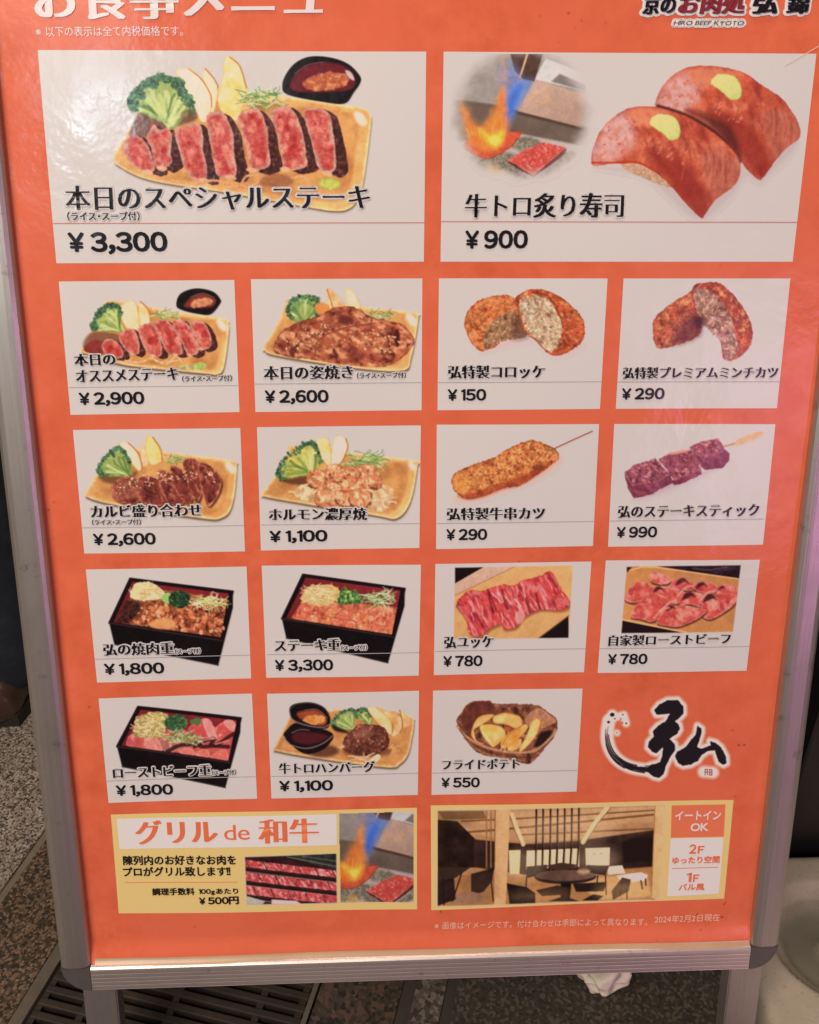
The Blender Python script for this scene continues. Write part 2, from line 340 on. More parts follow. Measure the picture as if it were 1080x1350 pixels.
def pic_sushi():
    p = Print(772, 78, 1062, 294, .75, (770, 70), 3.6)
    for sh in ([(60,540),(300,600),(520,790),(640,740),(740,620),(700,560)], [(700,470),(820,612),(900,560),(1010,440),(960,420)]):
        p.fill(sh, (168, 140, 128), soft=9, al=.45)
    def one(pts, dx, dy, clip=None):
        q = p.fill(pts, (182, 82, 58), warp=(1, 5), tex=((.1, 7), (.08, 2.5)), mix=(((204, 112, 78), 16, -.1, 1.3), ((150, 60, 48), 12, -.35, 1.6, 1.2, 3)), rim=((150, 62, 46), 2, .6))
        cl = q
        m = lambda L: [(x+dx, y+dy) for x, y in L]
        p.fill(m([(40,510),(60,410),(110,330),(180,285),(240,330),(250,400),(200,470),(110,520)]), (204, 156, 144), soft=16, warp=(6, 9), tex=((.10, 5),), mix=(((196, 120, 98), 7, -.3, 1.8),), al=.8, clip=cl)
        p.fill(m([(200,270),(330,258),(420,300),(330,330),(250,340)]), (212, 128, 92), soft=9, al=.7, clip=cl)
        p.fill(m([(300,470),(380,470),(520,560),(600,700),(560,790),(450,690),(370,570)]), (136, 46, 38), soft=14, al=.75, clip=cl)
        p.fill(m([(560,470),(680,480),(740,540),(720,640),(620,690),(580,600)]), (172, 96, 76), soft=12, al=.75, clip=cl, tex=((.12, 5),))
        for k in range(34):
            x = p.rng.uniform(470, 715); y = 400+(x-470)*.42+p.rng.uniform(-20, 40); L_ = p.rng.uniform(60, 190)
            p.line(m([(x, y), (x+p.rng.uniform(0, 14), y+L_*.5), (x+p.rng.uniform(-18, 6), y+L_)]), p.rng.uniform(1.0, 2.6), p.rng.choice([(146, 58, 46), (206, 124, 98), (172, 78, 58), (128, 50, 42)]), al=.28, clip=cl, soft=1.6)
        for k in range(26):
            x = p.rng.uniform(180, 600); y = 330+abs(x-330)*.35+p.rng.uniform(-50, 120); r_ = p.rng.uniform(5, 22)
            p.fill(m(ell(x, y, r_, r_*.5, .7)), p.rng.choice([(150, 52, 40), (206, 98, 64), (164, 62, 46)]), soft=4, al=.4, clip=cl, warp=(2, 4))
        for k in range(16):
            x = p.rng.uniform(290, 480); y = 400+(x-290)*.45+p.rng.uniform(-20, 70)
            p.line(m([(x, y), (x+p.rng.uniform(4, 14), y-p.rng.uniform(6, 16))]), .9, (230, 170, 142), al=.6, clip=cl)
        p.dots(m([(70,420),(160,310),(260,330),(240,440),(120,500)]), 16, (.5, 1.1), [(170, 70, 60)], al=.7, aspect=1.8)
        p.fill(m([(310,325),(350,290),(420,300),(455,350),(450,400),(410,415),(370,380),(330,352)]), (200, 196, 112), warp=(1, 4), tex=((.06, 4),), rim=((164, 156, 74), 2.5, .6), lit=(-.5, -.8, .06))
    one([(340,230),(370,160),(430,100),(500,65),(620,62),(750,90),(830,145),(930,210),(1000,300),(1025,370),(1015,410),(960,450),(900,520),(850,590),(825,600),(770,550),(720,480),(620,390),(540,325),(450,280),(345,250)], 290, -190)
    p.line([(350,252),(450,283),(545,328),(640,395),(735,515)], 5, (92, 44, 38), soft=3); p.fill([(480,270),(560,320),(640,390),(740,500),(700,360),(600,300)], (84, 40, 36), soft=9, al=.75)
    p.fill([(180,515),(300,530),(400,600),(430,640),(380,632),(300,600),(200,555)], (212, 160, 124), wor=(3, .25, .15))
    one([(35,500),(60,410),(110,330),(210,262),(330,255),(450,285),(540,330),(640,400),(720,480),(740,540),(735,590),(700,640),(620,700),(570,770),(550,780),(470,700),(410,630),(330,560),(250,525),(130,525),(50,535)], 0, 0)
    p.line([(40,520),(130,520),(250,518),(330,555)], 3, (178, 58, 38), al=.8)
    return p
def pic_steak_plate():
    p = Print(100, 375, 306, 500, .75, (60, 360), 4)
    plate(p, [(190,400),(240,300),(310,160),(400,150),(700,205),(940,240),(965,265),(965,330),(940,500),(900,535),(860,530),(600,505),(400,480),(200,420)], hl=(930, 275, 34))
    p.fill([(200,390),(250,310),(400,330),(500,420),(300,430)], (116, 70, 54), soft=4, al=.8)
    wedge(p, [(385,190),(440,142),(480,170),(495,290),(440,300),(410,260)], (222, 190, 140)); wedge(p, [(495,150),(540,190),(555,255),(500,285)], (214, 170, 112), [(500,150),(542,190),(555,250)])
    broccoli(p, (400, 310), [(250,300),(245,265),(270,215),(295,185),(340,163),(385,172),(400,210)])
    p.strands((630, 222), 62, 22, 40, GREENS, 1.1, 40)
    p.fill([(205,390),(260,350),(305,372),(300,425),(220,418)], (128, 52, 46), tex=((.15, 5),))
    slices(p, [[(300,370),(350,345),(400,390),(410,440),(360,452),(310,425)], [(390,330),(450,290),(490,340),(495,415),(460,432),(410,390)], [(490,290),(560,265),(600,330),(615,425),(570,440),(520,390)],
               [(575,260),(640,250),(690,310),(725,412),(690,435),(640,415),(600,330)], [(670,260),(730,250),(780,320),(810,410),(760,436),(720,370)], [(760,265),(830,255),(870,320),(872,385),(820,405),(790,340)]], sw=36, rim=3.4)
    for pts in ([(420,460),(500,470),(560,450),(620,480)], [(560,440),(600,470),(700,460)], [(640,480),(690,440),(720,470)]): p.line(pts, 1.8, (212, 164, 118), tex=.2)
    p.fill(ell(740, 498, 50, 14), (208, 184, 120), warp=(1, 3), wor=(2, .3, .2)); p.fill(ell(815, 490, 34, 20), (164, 174, 90), warp=(1, 3), tex=((.2, 3),))
    bowl(p, [(690,170),(710,110),(790,80),(880,95),(922,135),(922,162),(872,218),(800,215),(720,195)], [(728,172),(765,126),(830,106),(890,128),(902,150),(870,182),(760,186)], (126, 56, 44), (190, 116, 82))
    return p
def pic_whole_grill():
    p = Print(340, 378, 556, 497, .75, (320, 360), 4.32)
    plate(p, [(120,420),(190,300),(250,170),(280,150),(700,195),(980,225),(1000,260),(960,480),(910,555),(640,540),(200,470),(125,440)], hl=(960, 265, 40))
    wedge(p, [(480,90),(530,118),(585,185),(560,215),(500,215)], (210, 140, 84), [(482,92),(500,150),(515,200)]); wedge(p, [(590,95),(630,105),(672,185),(650,215),(600,195)], (222, 190, 120))
    broccoli(p, (345, 300), [(270,255),(252,205),(280,152),(340,125),(420,138),(442,185),(420,250)], .6)
    p.fill(ell(450, 200, 40, 34), (206, 130, 70), soft=3)
    p.strands((780, 240), 75, 30, 40, GREENS, 1.1, 42)
    p.fill([(180,440),(210,350),(280,300),(430,240),(540,190),(640,195),(740,250),(900,290),(970,360),(960,430),(880,500),(800,535),(620,525),(420,495),(260,475)], (152, 78, 54), warp=(2.2, 7), tex=((.16, 9), (.14, 3)), mix=(((206, 136, 94), 6, -.15, 1.9, .4, 2), ((104, 46, 36), 7, -.3, 1.9)), rim=((112, 52, 40), 2.4, .7, .5))
    p.fill([(410,470),(430,380),(560,315),(760,282),(900,300),(970,370),(950,440),(800,530),(620,525),(450,500)], (166, 86, 58), warp=(2.2, 7), tex=((.14, 8), (.14, 2.6)), mix=(((212, 142, 98), 5, -.15, 2, .3, 2), ((100, 44, 36), 7, -.32, 1.9)), rim=((206, 124, 84), 3, .7, .6))
    p.line([(412,470),(430,385),(560,318),(760,284)], 1.8, (108, 52, 38), al=.7)
    p.fill([(865,330),(890,330),(893,410),(870,410)], (82, 36, 34), soft=2); p.fill(ell(585, 270, 45, 26), (96, 40, 36), soft=4, al=.8); p.fill(ell(650, 470, 50, 26), (104, 44, 38), soft=5, al=.6)
    sesame(p, [(220,370),(400,290),(520,300),(400,400),(260,440)], 45); sesame(p, [(560,340),(760,320),(900,390),(820,460),(600,400)], 45)
    return p
def fried(p, pts, col, tex=.2): return p.fill(pts, col, warp=(1.5, 3.2), tex=((tex, 9), (tex, 2.6)), mix=(((222, 140, 84), 5, -.25, 2), ((148, 62, 42), 8, -.4, 1.8)), rim=((160, 72, 44), 2.4, .7, .6), wor=(2.6, .18, .2))
def crumb(p, pts, col, hi, lo): return p.fill(pts, col, warp=(1.4, 3), tex=((.14, 6),), mix=((hi, 4, -.2, 2.4), (lo, 6, -.45, 2.2)), wor=(2.8, .26, .26))
def pic_croquette():
    p = Print(606, 376, 776, 474, .7, (570, 360), 4.5)
    p.fill([(290,470),(430,410),(600,400),(740,500),(900,420),(700,380)], (206, 150, 136), soft=8, al=.6)
    fried(p, [(190,290),(230,200),(320,145),(430,130),(500,160),(525,230),(560,370),(420,400),(370,440),(290,465),(230,410),(200,340)], (214, 120, 70))
    crumb(p, [(300,410),(335,315),(410,255),(500,232),(565,370),(420,402),(330,450)], (172, 120, 84), (196, 148, 104), (122, 80, 58))
    p.fill([(480,300),(515,255),(570,372),(470,390)], (84, 52, 46), soft=9, al=.55)
    fried(p, [(500,140),(590,95),(700,110),(800,170),(880,250),(905,320),(890,400),(820,460),(740,490),(680,470),(600,390),(550,350),(510,230)], (196, 92, 58))
    crumb(p, [(520,165),(600,132),(690,160),(740,240),(772,300),(745,430),(690,462),(610,390),(560,340),(525,240)], (208, 166, 126), (230, 200, 160), (164, 108, 74))
    p.line([(600,115),(680,130),(720,180),(760,260),(775,320)], 2, (120, 62, 40), al=.6)
    return p
def pic_mince_cutlet():
    p = Print(856, 368, 996, 478, .7, (800, 360), 3.857)
    fried(p, [(235,250),(280,190),(400,110),(450,90),(470,200),(482,290),(430,340),(290,382),(245,362)], (186, 92, 64))
    p.fill([(380,260),(470,200),(482,300),(420,345),(330,360)], (96, 46, 44), soft=8, al=.7, warp=(2, 4))
    fried(p, [(435,80),(500,48),(580,55),(660,130),(720,220),(742,310),(715,390),(640,442),(590,430),(580,350),(520,280),(460,230)], (178, 78, 58))
    crumb(p, [(440,95),(500,82),(570,130),(630,220),(650,300),(668,380),(640,435),(595,430),(580,350),(500,270),(460,200)], (180, 124, 100), (216, 164, 136), (112, 62, 52))
    p.fill(ell(470, 245, 30, 30), (62, 34, 36), soft=6, al=.7)
    return p
def pic_rib_plate():
    p = Print(108, 572, 318, 693, .75, (80, 550), 4.154)
    plate(p, [(140,410),(200,310),(250,230),(300,170),(560,190),(930,235),(965,270),(940,480),(880,550),(760,550),(300,480),(150,440)], hl=(930, 275, 36))
    p.fill([(210,320),(330,320),(420,300),(360,370),(250,360)], (104, 62, 44), soft=5, al=.8)
    wedge(p, [(440,150),(470,180),(480,260),(440,260)], (214, 160, 110)); wedge(p, [(470,112),(500,108),(545,170),(557,235),(500,262),(468,200)], (226, 184, 100), [(505,110),(547,172),(557,232)])
    wedge(p, [(310,155),(365,138),(420,195),(445,265),(440,300),(405,275),(365,220)], (222, 198, 154), [(370,140),(425,197),(445,265),(438,298)])
    broccoli(p, (375, 325), [(225,320),(203,290),(235,220),(310,163),(345,180),(375,240)])
    p.strands((620, 230), 60, 24, 30, GREENS, 1.1, 40)
    for f in ([(275,400),(330,330),(430,340),(455,425),(400,475),(300,455)], [(430,330),(520,330),(605,430),(590,480),(460,475),(415,400)], [(530,300),(610,310),(685,440),(640,485),(575,450)],
              [(600,270),(680,300),(725,420),(700,480),(630,400)], [(670,240),(750,240),(775,400),(740,470),(695,350)], [(755,250),(830,270),(882,350),(855,440),(805,484),(770,380)]):
        p.fill([(x+8, y+10) for x, y in f], (70, 34, 30), soft=2.5, al=.8)
        p.fill(f, (126, 58, 48), warp=(1.2, 4), tex=((.2, 5), (.15, 2.4)), mix=(((182, 104, 76), 4, -.35, 2, 1.1, 2.4), ((86, 40, 38), 6, -.35, 1.8)), rim=((204, 132, 88), 2.2, .8, .8))
    p.fill([(270,400),(330,330),(440,340),(420,430),(330,440)], (190, 112, 84), soft=4, al=.6, wor=(3, .4, .3), warp=(2, 4))
    sesame(p, [(290,390),(400,330),(560,300),(720,290),(740,350),(560,360),(400,400),(300,430)], 70); sesame(p, [(780,290),(850,300),(850,360),(790,340)], 16)
    return p
def pic_offal_plate():
    p = Print(341, 572, 554, 690, .75, (330, 550), 4.5)
    plate(p, [(75,450),(160,330),(225,190),(245,165),(500,200),(980,258),(992,290),(950,500),(870,598),(740,582),(300,510),(85,470)], hl=(960, 290, 30))
    wedge(p, [(385,140),(450,118),(478,180),(475,300),(430,280),(390,200)], (218, 182, 96)); wedge(p, [(490,150),(520,105),(568,128),(578,190),(530,290),(480,300)], (204, 186, 164), [(568,128),(578,185),(545,262),(500,300)])
    wedge(p, [(380,190),(430,250),(465,300),(400,310)], (206, 130, 72))
    broccoli(p, (370, 345), [(185,372),(158,325),(190,260),(275,180),(350,148),(390,165),(420,260)], .34, stem=(190, 168, 82))
    p.fill([(210,370),(350,350),(330,400),(230,395)], (86, 52, 36), soft=4, al=.8)
    p.strands((690, 262), 105, 52, 85, GREENS, 1.3, 62)
    p.fill([(260,460),(320,400),(420,440),(740,400),(850,430),(830,500),(780,560),(560,530),(350,500)], (196, 148, 100), warp=(2, 5), tex=((.2, 5),), mix=(((222, 184, 140), 5, -.2, 2),))
    for (x, y, r) in ((400,365,68),(505,330,66),(690,350,84),(600,330,50),(470,430,72),(450,480,70),(600,410,66),(560,480,60),(650,480,70),(740,380,48)):
        p.fill(ell(x+3, y+9, r, r*.84), (92, 46, 38), warp=(2.5, 5), soft=1.5, al=.75)
        p.fill(ell(x, y, r, r*.82, .3), (208, 130, 86), warp=(2.6, 5), tex=((.16, 5), (.12, 2)), mix=(((238, 182, 128), 5, -.1, 2), ((166, 74, 50), 5, -.45, 2.2)), rim=((184, 98, 62), 2, .6, .6), wor=(3.4, .10, .12))
    p.strands((780, 490), 60, 50, 14, [(226, 186, 146), (206, 160, 116)], 2.6, 50); p.strands((300, 440), 40, 40, 10, [(216, 186, 140)], 2.4, 40)
    sesame(p, [(460,400),(520,390),(520,460),(460,460)], 14); sesame(p, [(460,300),(560,290),(580,330),(480,350)], 14)
    return p
def pic_skewer_cutlet():
    p = Print(588, 564, 786, 668, .7, (565, 550), 4.596)
    p.fill([(180,480),(260,510),(460,450),(720,340),(800,240),(600,330)], (214, 146, 110), soft=9, al=.65)
    p.line([(750,195),(880,135),(992,85)], 1.7, (150, 78, 58), smooth=False)
    fried(p, [(140,390),(165,335),(260,290),(400,240),(500,180),(620,140),(700,160),(770,195),(785,250),(700,320),(560,410),(450,430),(330,480),(240,497),(170,460)], (206, 122, 66), .24)
    body = [(160,390),(260,310),(420,250),(520,195),(640,160),(750,210),(690,280),(540,350),(420,370),(260,440)]
    p.dots(body, 260, (.7, 1.7), [(232, 170, 104), (216, 138, 78), (178, 92, 56), (150, 66, 48), (226, 152, 100)], al=.75, aspect=1.5)
    p.fill([(180,470),(330,440),(460,390),(620,330),(740,270),(700,320),(560,410),(450,435),(330,482),(240,497)], (150, 58, 40), soft=5, al=.6, tex=((.25, 3),))
    p.fill(ell(200, 400, 52, 60), (226, 150, 70), soft=9, al=.5); p.fill(ell(665, 300, 32, 20), (110, 52, 46), soft=4, al=.7)
    return p
def pic_steak_stick():
    p = Print(818, 564, 1010, 664, .7, (790, 550), 4.32)
    p.fill([(190,470),(320,450),(440,400),(600,330),(740,250),(700,260),(400,380)], (176, 140, 140), soft=7, al=.6)
    p.fill([(765,152),(800,120),(880,88),(925,80),(934,96),(880,130),(790,160)], (204, 158, 112), tex=((.06, 6),)); p.line([(690,172),(770,150)], 2.2, (176, 124, 92))
    def cube(top, front):
        p.fill(front, (116, 52, 62), smooth=False, warp=(1.2, 5), tex=((.14, 5),), mix=(((150, 76, 84), 6, -.3, 1.6, .4, 3),), soft=1)
        p.fill(top, (142, 72, 76), smooth=False, warp=(1.2, 5), tex=((.14, 5), (.12, 2.2)), mix=(((192, 122, 116), 3, -.28, 2.2, .5, 1.6), ((98, 44, 52), 4, -.35, 2)), rim=((176, 104, 102), 1.4, .5, .6), soft=1)
    cube([(515,170),(575,138),(680,120),(722,190),(650,215),(585,238)], [(515,175),(585,235),(720,188),(742,210),(738,250),(700,288),(605,302),(580,280)])
    cube([(340,240),(400,205),(520,188),(582,265),(580,300),(430,362)], [(425,355),(580,295),(582,325),(500,365),(430,392),(410,370)])
    p.fill([(380,212),(470,188),(515,192),(440,210)], (206, 140, 110), soft=2)
    cube([(145,318),(200,272),(320,235),(405,325),(330,368),(190,392)], [(145,320),(190,388),(330,362),(408,325),(422,372),(300,440),(200,462),(165,410)])
    return p
def box(p, rim, bottom, inside):
    """rim: l, tl, tr, r corners ; bottom: left, right, right-back"""
    p.fill([rim[0]]+[(rim[3][0], rim[3][1]), rim[2]]+[bottom[2], bottom[1], bottom[0]], (30, 24, 25), smooth=False, soft=1.2, tex=((.15, 10),))
    p.line([bottom[0], bottom[1]], 1.6, (58, 46, 44), smooth=False)
    p.fill([rim[0]]+list(rim[1])+list(rim[2:4]) if False else [rim[0], rim[1], rim[2], rim[3]], (32, 22, 24), smooth=False, soft=3)
    p.line([rim[0], rim[1], rim[2], rim[3], rim[0]], 2.6, (36, 24, 26), smooth=False)
    p.line([rim[0], rim[3]], .9, (92, 66, 62), smooth=False, al=.8)
    q = p.fill(inside, (122, 42, 44), smooth=False, tex=((.1, 8),), lit=(.8, -.2, .1)); return q
def pic_box_grilled():
    p = Print(142, 760, 310, 880, .7, (100, 735), 4.5)
    cl = box(p, [(198,388),(322,124),(932,202),(868,496)], [(228,515),(845,642),(932,300)], [(222,384),(336,142),(906,214),(858,474)])
    food = [(240,380),(330,230),(560,190),(900,260),(862,478),(500,435)]
    p.fill(food, (182, 96, 62), smooth=False, soft=2, warp=(3, 5), tex=((.2, 6),), wor=(3.2, .4, .35), mix=(((220, 140, 94), 5, -.2, 2), ((96, 44, 36), 7, -.35, 2)), clip=cl)
    p.fill([(250,380),(300,260),(380,270),(370,340),(300,385)], (72, 42, 40), soft=4, wor=(3, .4, .5), al=.85)
    p.dots([(380,300),(560,280),(860,350),(840,450),(500,410),(390,380)], 120, (1.2, 2.6), [(224, 138, 88), (206, 112, 70), (164, 74, 52), (232, 164, 116)], al=.8, aspect=1.6)
    p.fill([(430,400),(490,365),(570,370),(590,415),(500,425)], (228, 148, 90), soft=3, al=.8, tex=((.1, 3),))
    p.fill([(325,230),(345,160),(420,142),(480,165),(530,215),(480,250),(390,255)], (212, 184, 130), warp=(2, 4), tex=((.15, 3),)); p.strands((420, 200), 70, 34, 45, NOODLE, 1.2, 60)
    p.strands((790, 270), 75, 36, 60, [(206, 196, 130), (176, 182, 100), (220, 206, 160)], 1.2, 70)
    p.fill(ell(545, 240, 36, 32), (150, 172, 92), warp=(1.5, 4)); p.fill(ell(615, 248, 62, 54), (42, 60, 40), warp=(2.5, 4), tex=((.4, 3),), mix=(((84, 116, 66), 3, -.4, 2),))
    return p
def pic_box_steak():
    p = Print(368, 754, 538, 876, .7, (335, 735), 4.596)
    cl = box(p, [(168,372),(296,104),(914,186),(846,478)], [(195,490),(812,635),(912,290)], [(194,368),(312,122),(888,198),(834,462)])
    p.fill([(225,370),(290,270),(560,270),(880,300),(836,470),(500,415)], (196, 100, 70), smooth=False, soft=2, tex=((.15, 5),), mix=(((222, 140, 104), 6, -.1, 2), ((150, 64, 48), 6, -.4, 2)), clip=cl)
    for r in range(3):
        for k in range(8):
            x = 275+k*76+r*-12+(2-r)*18; y = 305+r*48+k*12
            if x > 830: continue
            p.fill([(x-34, y+24), (x-16, y-22), (x+34, y-14), (x+26, y+34)], (206, 106+8*(k % 3), 76), warp=(1, 4), tex=((.14, 4),), mix=(((230, 160, 122), 4, -.3, 2.2), ((164, 68, 52), 5, -.4, 2)), rim=((140, 60, 44), 1.6, .6, .5), clip=cl)
    p.fill([(285,260),(310,200),(360,165),(470,170),(520,205),(500,260),(400,295)], (196, 160, 100), warp=(2, 4), tex=((.15, 3),), clip=cl); p.strands((395, 225), 78, 40, 80, NOODLE, 1.2, 70)
    p.fill([(500,275),(520,220),(550,170),(570,200),(620,200),(655,250),(640,280),(560,285)], (70, 96, 52), warp=(2, 4), tex=((.4, 3),), mix=(((150, 172, 84), 3, -.2, 2.2),))
    p.strands((750, 245), 72, 34, 75, GREENS+[(206, 200, 150)], 1.2, 70)
    return p
def pic_box_roast():
    p = Print(150, 928, 322, 1042, .7, (120, 900), 4.696)
    cl = box(p, [(160,396),(290,150),(928,222),(862,498)], [(192,522),(832,652),(924,310)], [(188,390),(306,168),(902,236),(850,486)])
    p.fill([(215,390),(290,290),(600,300),(890,260),(850,490),(500,430)], (186, 84, 72), smooth=False, soft=2, tex=((.12, 5),), clip=cl)
    for f, c in (([(220,380),(250,320),(340,330),(350,410),(250,400)], (188, 84, 76)), ([(330,330),(400,340),(440,430),(350,415)], (206, 118, 100)), ([(420,360),(520,350),(620,380),(560,410),(470,440)], (160, 96, 80)),
                 ([(540,430),(600,405),(640,430),(620,460)], (214, 112, 96)), ([(640,440),(710,415),(730,460),(680,475)], (210, 108, 92)), ([(740,460),(830,415),(846,480),(780,490)], (212, 100, 84)),
                 ([(600,290),(660,240),(720,230),(770,330),(740,360),(660,350)], (190, 76, 68)), ([(690,235),(740,240),(780,340),(730,345)], (216, 130, 116)), ([(770,290),(830,240),(880,240),(896,300),(850,350),(790,360)], (196, 82, 74)), ([(820,245),(880,236),(898,290),(860,300)], (216, 130, 114))):
        p.fill(f, c, warp=(1, 4), tex=((.12, 4),), mix=(((222, 150, 130), 5, -.4, 2),), rim=((226, 160, 136), 1.5, .6, .5), clip=cl)
    for pts in ([(640,400),(700,365),(760,350),(740,385)], [(650,380),(690,400),(760,395),(850,400)], [(470,430),(540,395),(620,385)], [(770,395),(850,340),(880,320)]):
        p.line(pts, 5, (58, 30, 30), al=.85)
    for pts in ([(650,385),(700,360),(765,350)], [(660,345),(760,345)], [(770,385),(850,360)]): p.line(pts, 1.6, (216, 150, 128), al=.8)
    p.fill([(260,320),(290,220),(420,180),(480,215),(460,280),(440,340),(350,345),(290,335)], (204, 172, 104), warp=(2, 4), wor=(4, .25, .25), tex=((.15, 4),), clip=cl)
    p.strands((370, 270), 95, 70, 45, NOODLE, 1.6, 45)
    p.fill(ell(525, 250, 72, 52), (58, 82, 52), warp=(2, 4), tex=((.4, 3),), mix=(((110, 138, 80), 3, -.35, 2),)); p.fill(ell(650, 245, 35, 22), (84, 108, 62), warp=(2, 4))
    p.strands((560, 335), 95, 32, 60, GREENS, 1.2, 55); p.strands((645, 365), 24, 26, 14, GREENS, 1.2, 40)
    return p
def pic_raw_strips():
    p = Print(596, 744, 758, 843, .7, (560, 735), 4.696)
    fr = [(187,60),(917,50),(890,497),(180,503)]; cl = p.T(fr)
    p.fill(fr, (206, 150, 92), smooth=False, tex=((.05, 16),), lit=(-.3, .8, -.05))
    p.fill([(187,60),(365,57),(187,158)], (34, 24, 24), smooth=False, clip=cl); p.fill([(365,57),(560,54),(187,235),(187,158)], (198, 152, 124), smooth=False, clip=cl, lit=(.2, .8, -.1)); p.line([(560,54),(187,232)], 1.2, (170, 112, 76), smooth=False, clip=cl)
    p.fill([(890,362),(892,500),(705,500)], (32, 24, 24), smooth=False, clip=cl); p.line([(892,360),(705,500)], 1.4, (120, 76, 50), smooth=False, clip=cl)
    M = [(195,290),(270,205),(350,205),(460,170),(560,170),(600,140),(700,120),(780,90),(840,190),(897,270),(880,312),(830,327),(720,322),(640,352),(600,385),(560,432),(490,442),(470,412),(400,440),(350,487),(280,472),(250,370)]
    p.fill([(x+8, y+14) for x, y in M], (122, 62, 40), soft=4, al=.7, clip=cl)
    p.fill(M, (196, 70, 64), warp=(2, 5), tex=((.14, 5),), mix=(((214, 118, 108), 3.2, -.15, 2.2, 1.15, 3), ((140, 40, 46), 5, -.35, 2, 1.15, 2.5)), rim=((160, 50, 50), 1.6, .5))
    mq = smooth_closed(p.T(M))
    for k in range(130):
        x = p.rng.uniform(215, 860); y = 330-(x-215)*.17+p.rng.uniform(-110, 110); b = p.rng.uniform(-10, 40)
        p.line([(x, y), (x+12+b*.4, y+28), (x+18+b, y+58)], p.rng.uniform(.8, 1.8), p.rng.choice([(226, 150, 138), (206, 92, 90), (150, 38, 44), (236, 176, 160), (196, 70, 70)]), al=.8, clip=mq)
    for x, y in ((395,270),(630,300),(480,250),(690,270)): p.line([(x, y-50), (x+10, y), (x+28, y+70)], 3, (104, 28, 34), al=.6, clip=mq)
    p.fill(ell(850, 275, 40, 30), (206, 96, 88), warp=(2, 4), tex=((.2, 3),)); p.fill(ell(590, 365, 30, 45, .3), (220, 140, 124), soft=3, al=.8)
    return p
def pic_roast_slices():
    p = Print(816, 743, 980, 836, .7, (780, 730), 4.5)
    fr = [(210,76),(885,68),(840,465),(177,470)]; cl = p.T(fr)
    p.fill(fr, (190, 124, 72), smooth=False, tex=((.06, 14),), lit=(-.4, .6, .08))
    p.fill([(370,70),(890,60),(880,150)], (44, 30, 32), smooth=False, clip=cl, tex=((.3, 10),)); p.line([(600,85),(700,95),(800,80)], 1.5, (96, 66, 70), clip=cl); p.line([(225,100),(300,78),(380,80),(882,150)], 1.6, (220, 164, 104), smooth=False, clip=cl)
    p.fill([(180,395),(560,470),(170,480)], (36, 26, 24), smooth=False, clip=cl); p.line([(182,390),(560,466)], 2.4, (216, 160, 104), smooth=False, clip=cl)
    p.fill([(205,80),(240,80),(212,112)], (52, 34, 30), smooth=False, clip=cl)
    S = [[(345,130),(380,108),(470,150),(440,180),(360,170)], [(470,190),(500,150),(600,170),(620,215),(520,210)], [(600,200),(640,165),(740,185),(730,235),(650,230)], [(740,230),(780,180),(860,195),(862,250),(800,260),(750,250)],
         [(195,250),(240,190),(290,165),(380,205),(350,250),(260,290),(205,280)], [(350,240),(400,190),(530,215),(540,260),(500,300),(420,260)], [(520,300),(560,225),(690,250),(670,320),(590,300)], [(650,340),(690,250),(850,240),(850,300),(720,385),(660,375)],
         [(230,360),(350,230),(480,290),(460,330),(370,400),(290,385)], [(385,400),(480,310),(670,330),(640,380),(520,430),(440,425)]]
    for i, f in enumerate(S):
        p.fill([(x+3, y+12) for x, y in f], (86, 46, 38), soft=2, al=.85, clip=cl)
        p.fill(f, (194, 78, 66), warp=(1, 5), tex=((.1, 6),), mix=(((222, 134, 110), 8, -.2, 1.6), ((164, 56, 54), 7, -.4, 1.6)), rim=((204, 140, 116), 1.6, .8, .6), clip=cl)
    for x, y, r in ((395,215,30),(535,170,36),(650,190,32),(772,205,20),(470,325,26),(575,255,40),(700,270,40)):
        p.fill([(x-r, y+r*.5), (x-r*.5, y-r*.5), (x+r*.4, y-r*.7), (x+r*1.1, y+r*.1), (x+r*.5, y-r*.1), (x-r*.2, y+r*.2)], (70, 30, 32), soft=2.5, al=.9, clip=cl)
    for x, y in ((420,340),(560,210),(690,240),(460,300)): p.line([(x-50, y+40), (x, y-10), (x+40, y-20)], 2.6, (214, 154, 130), al=.7, clip=cl)
    return p
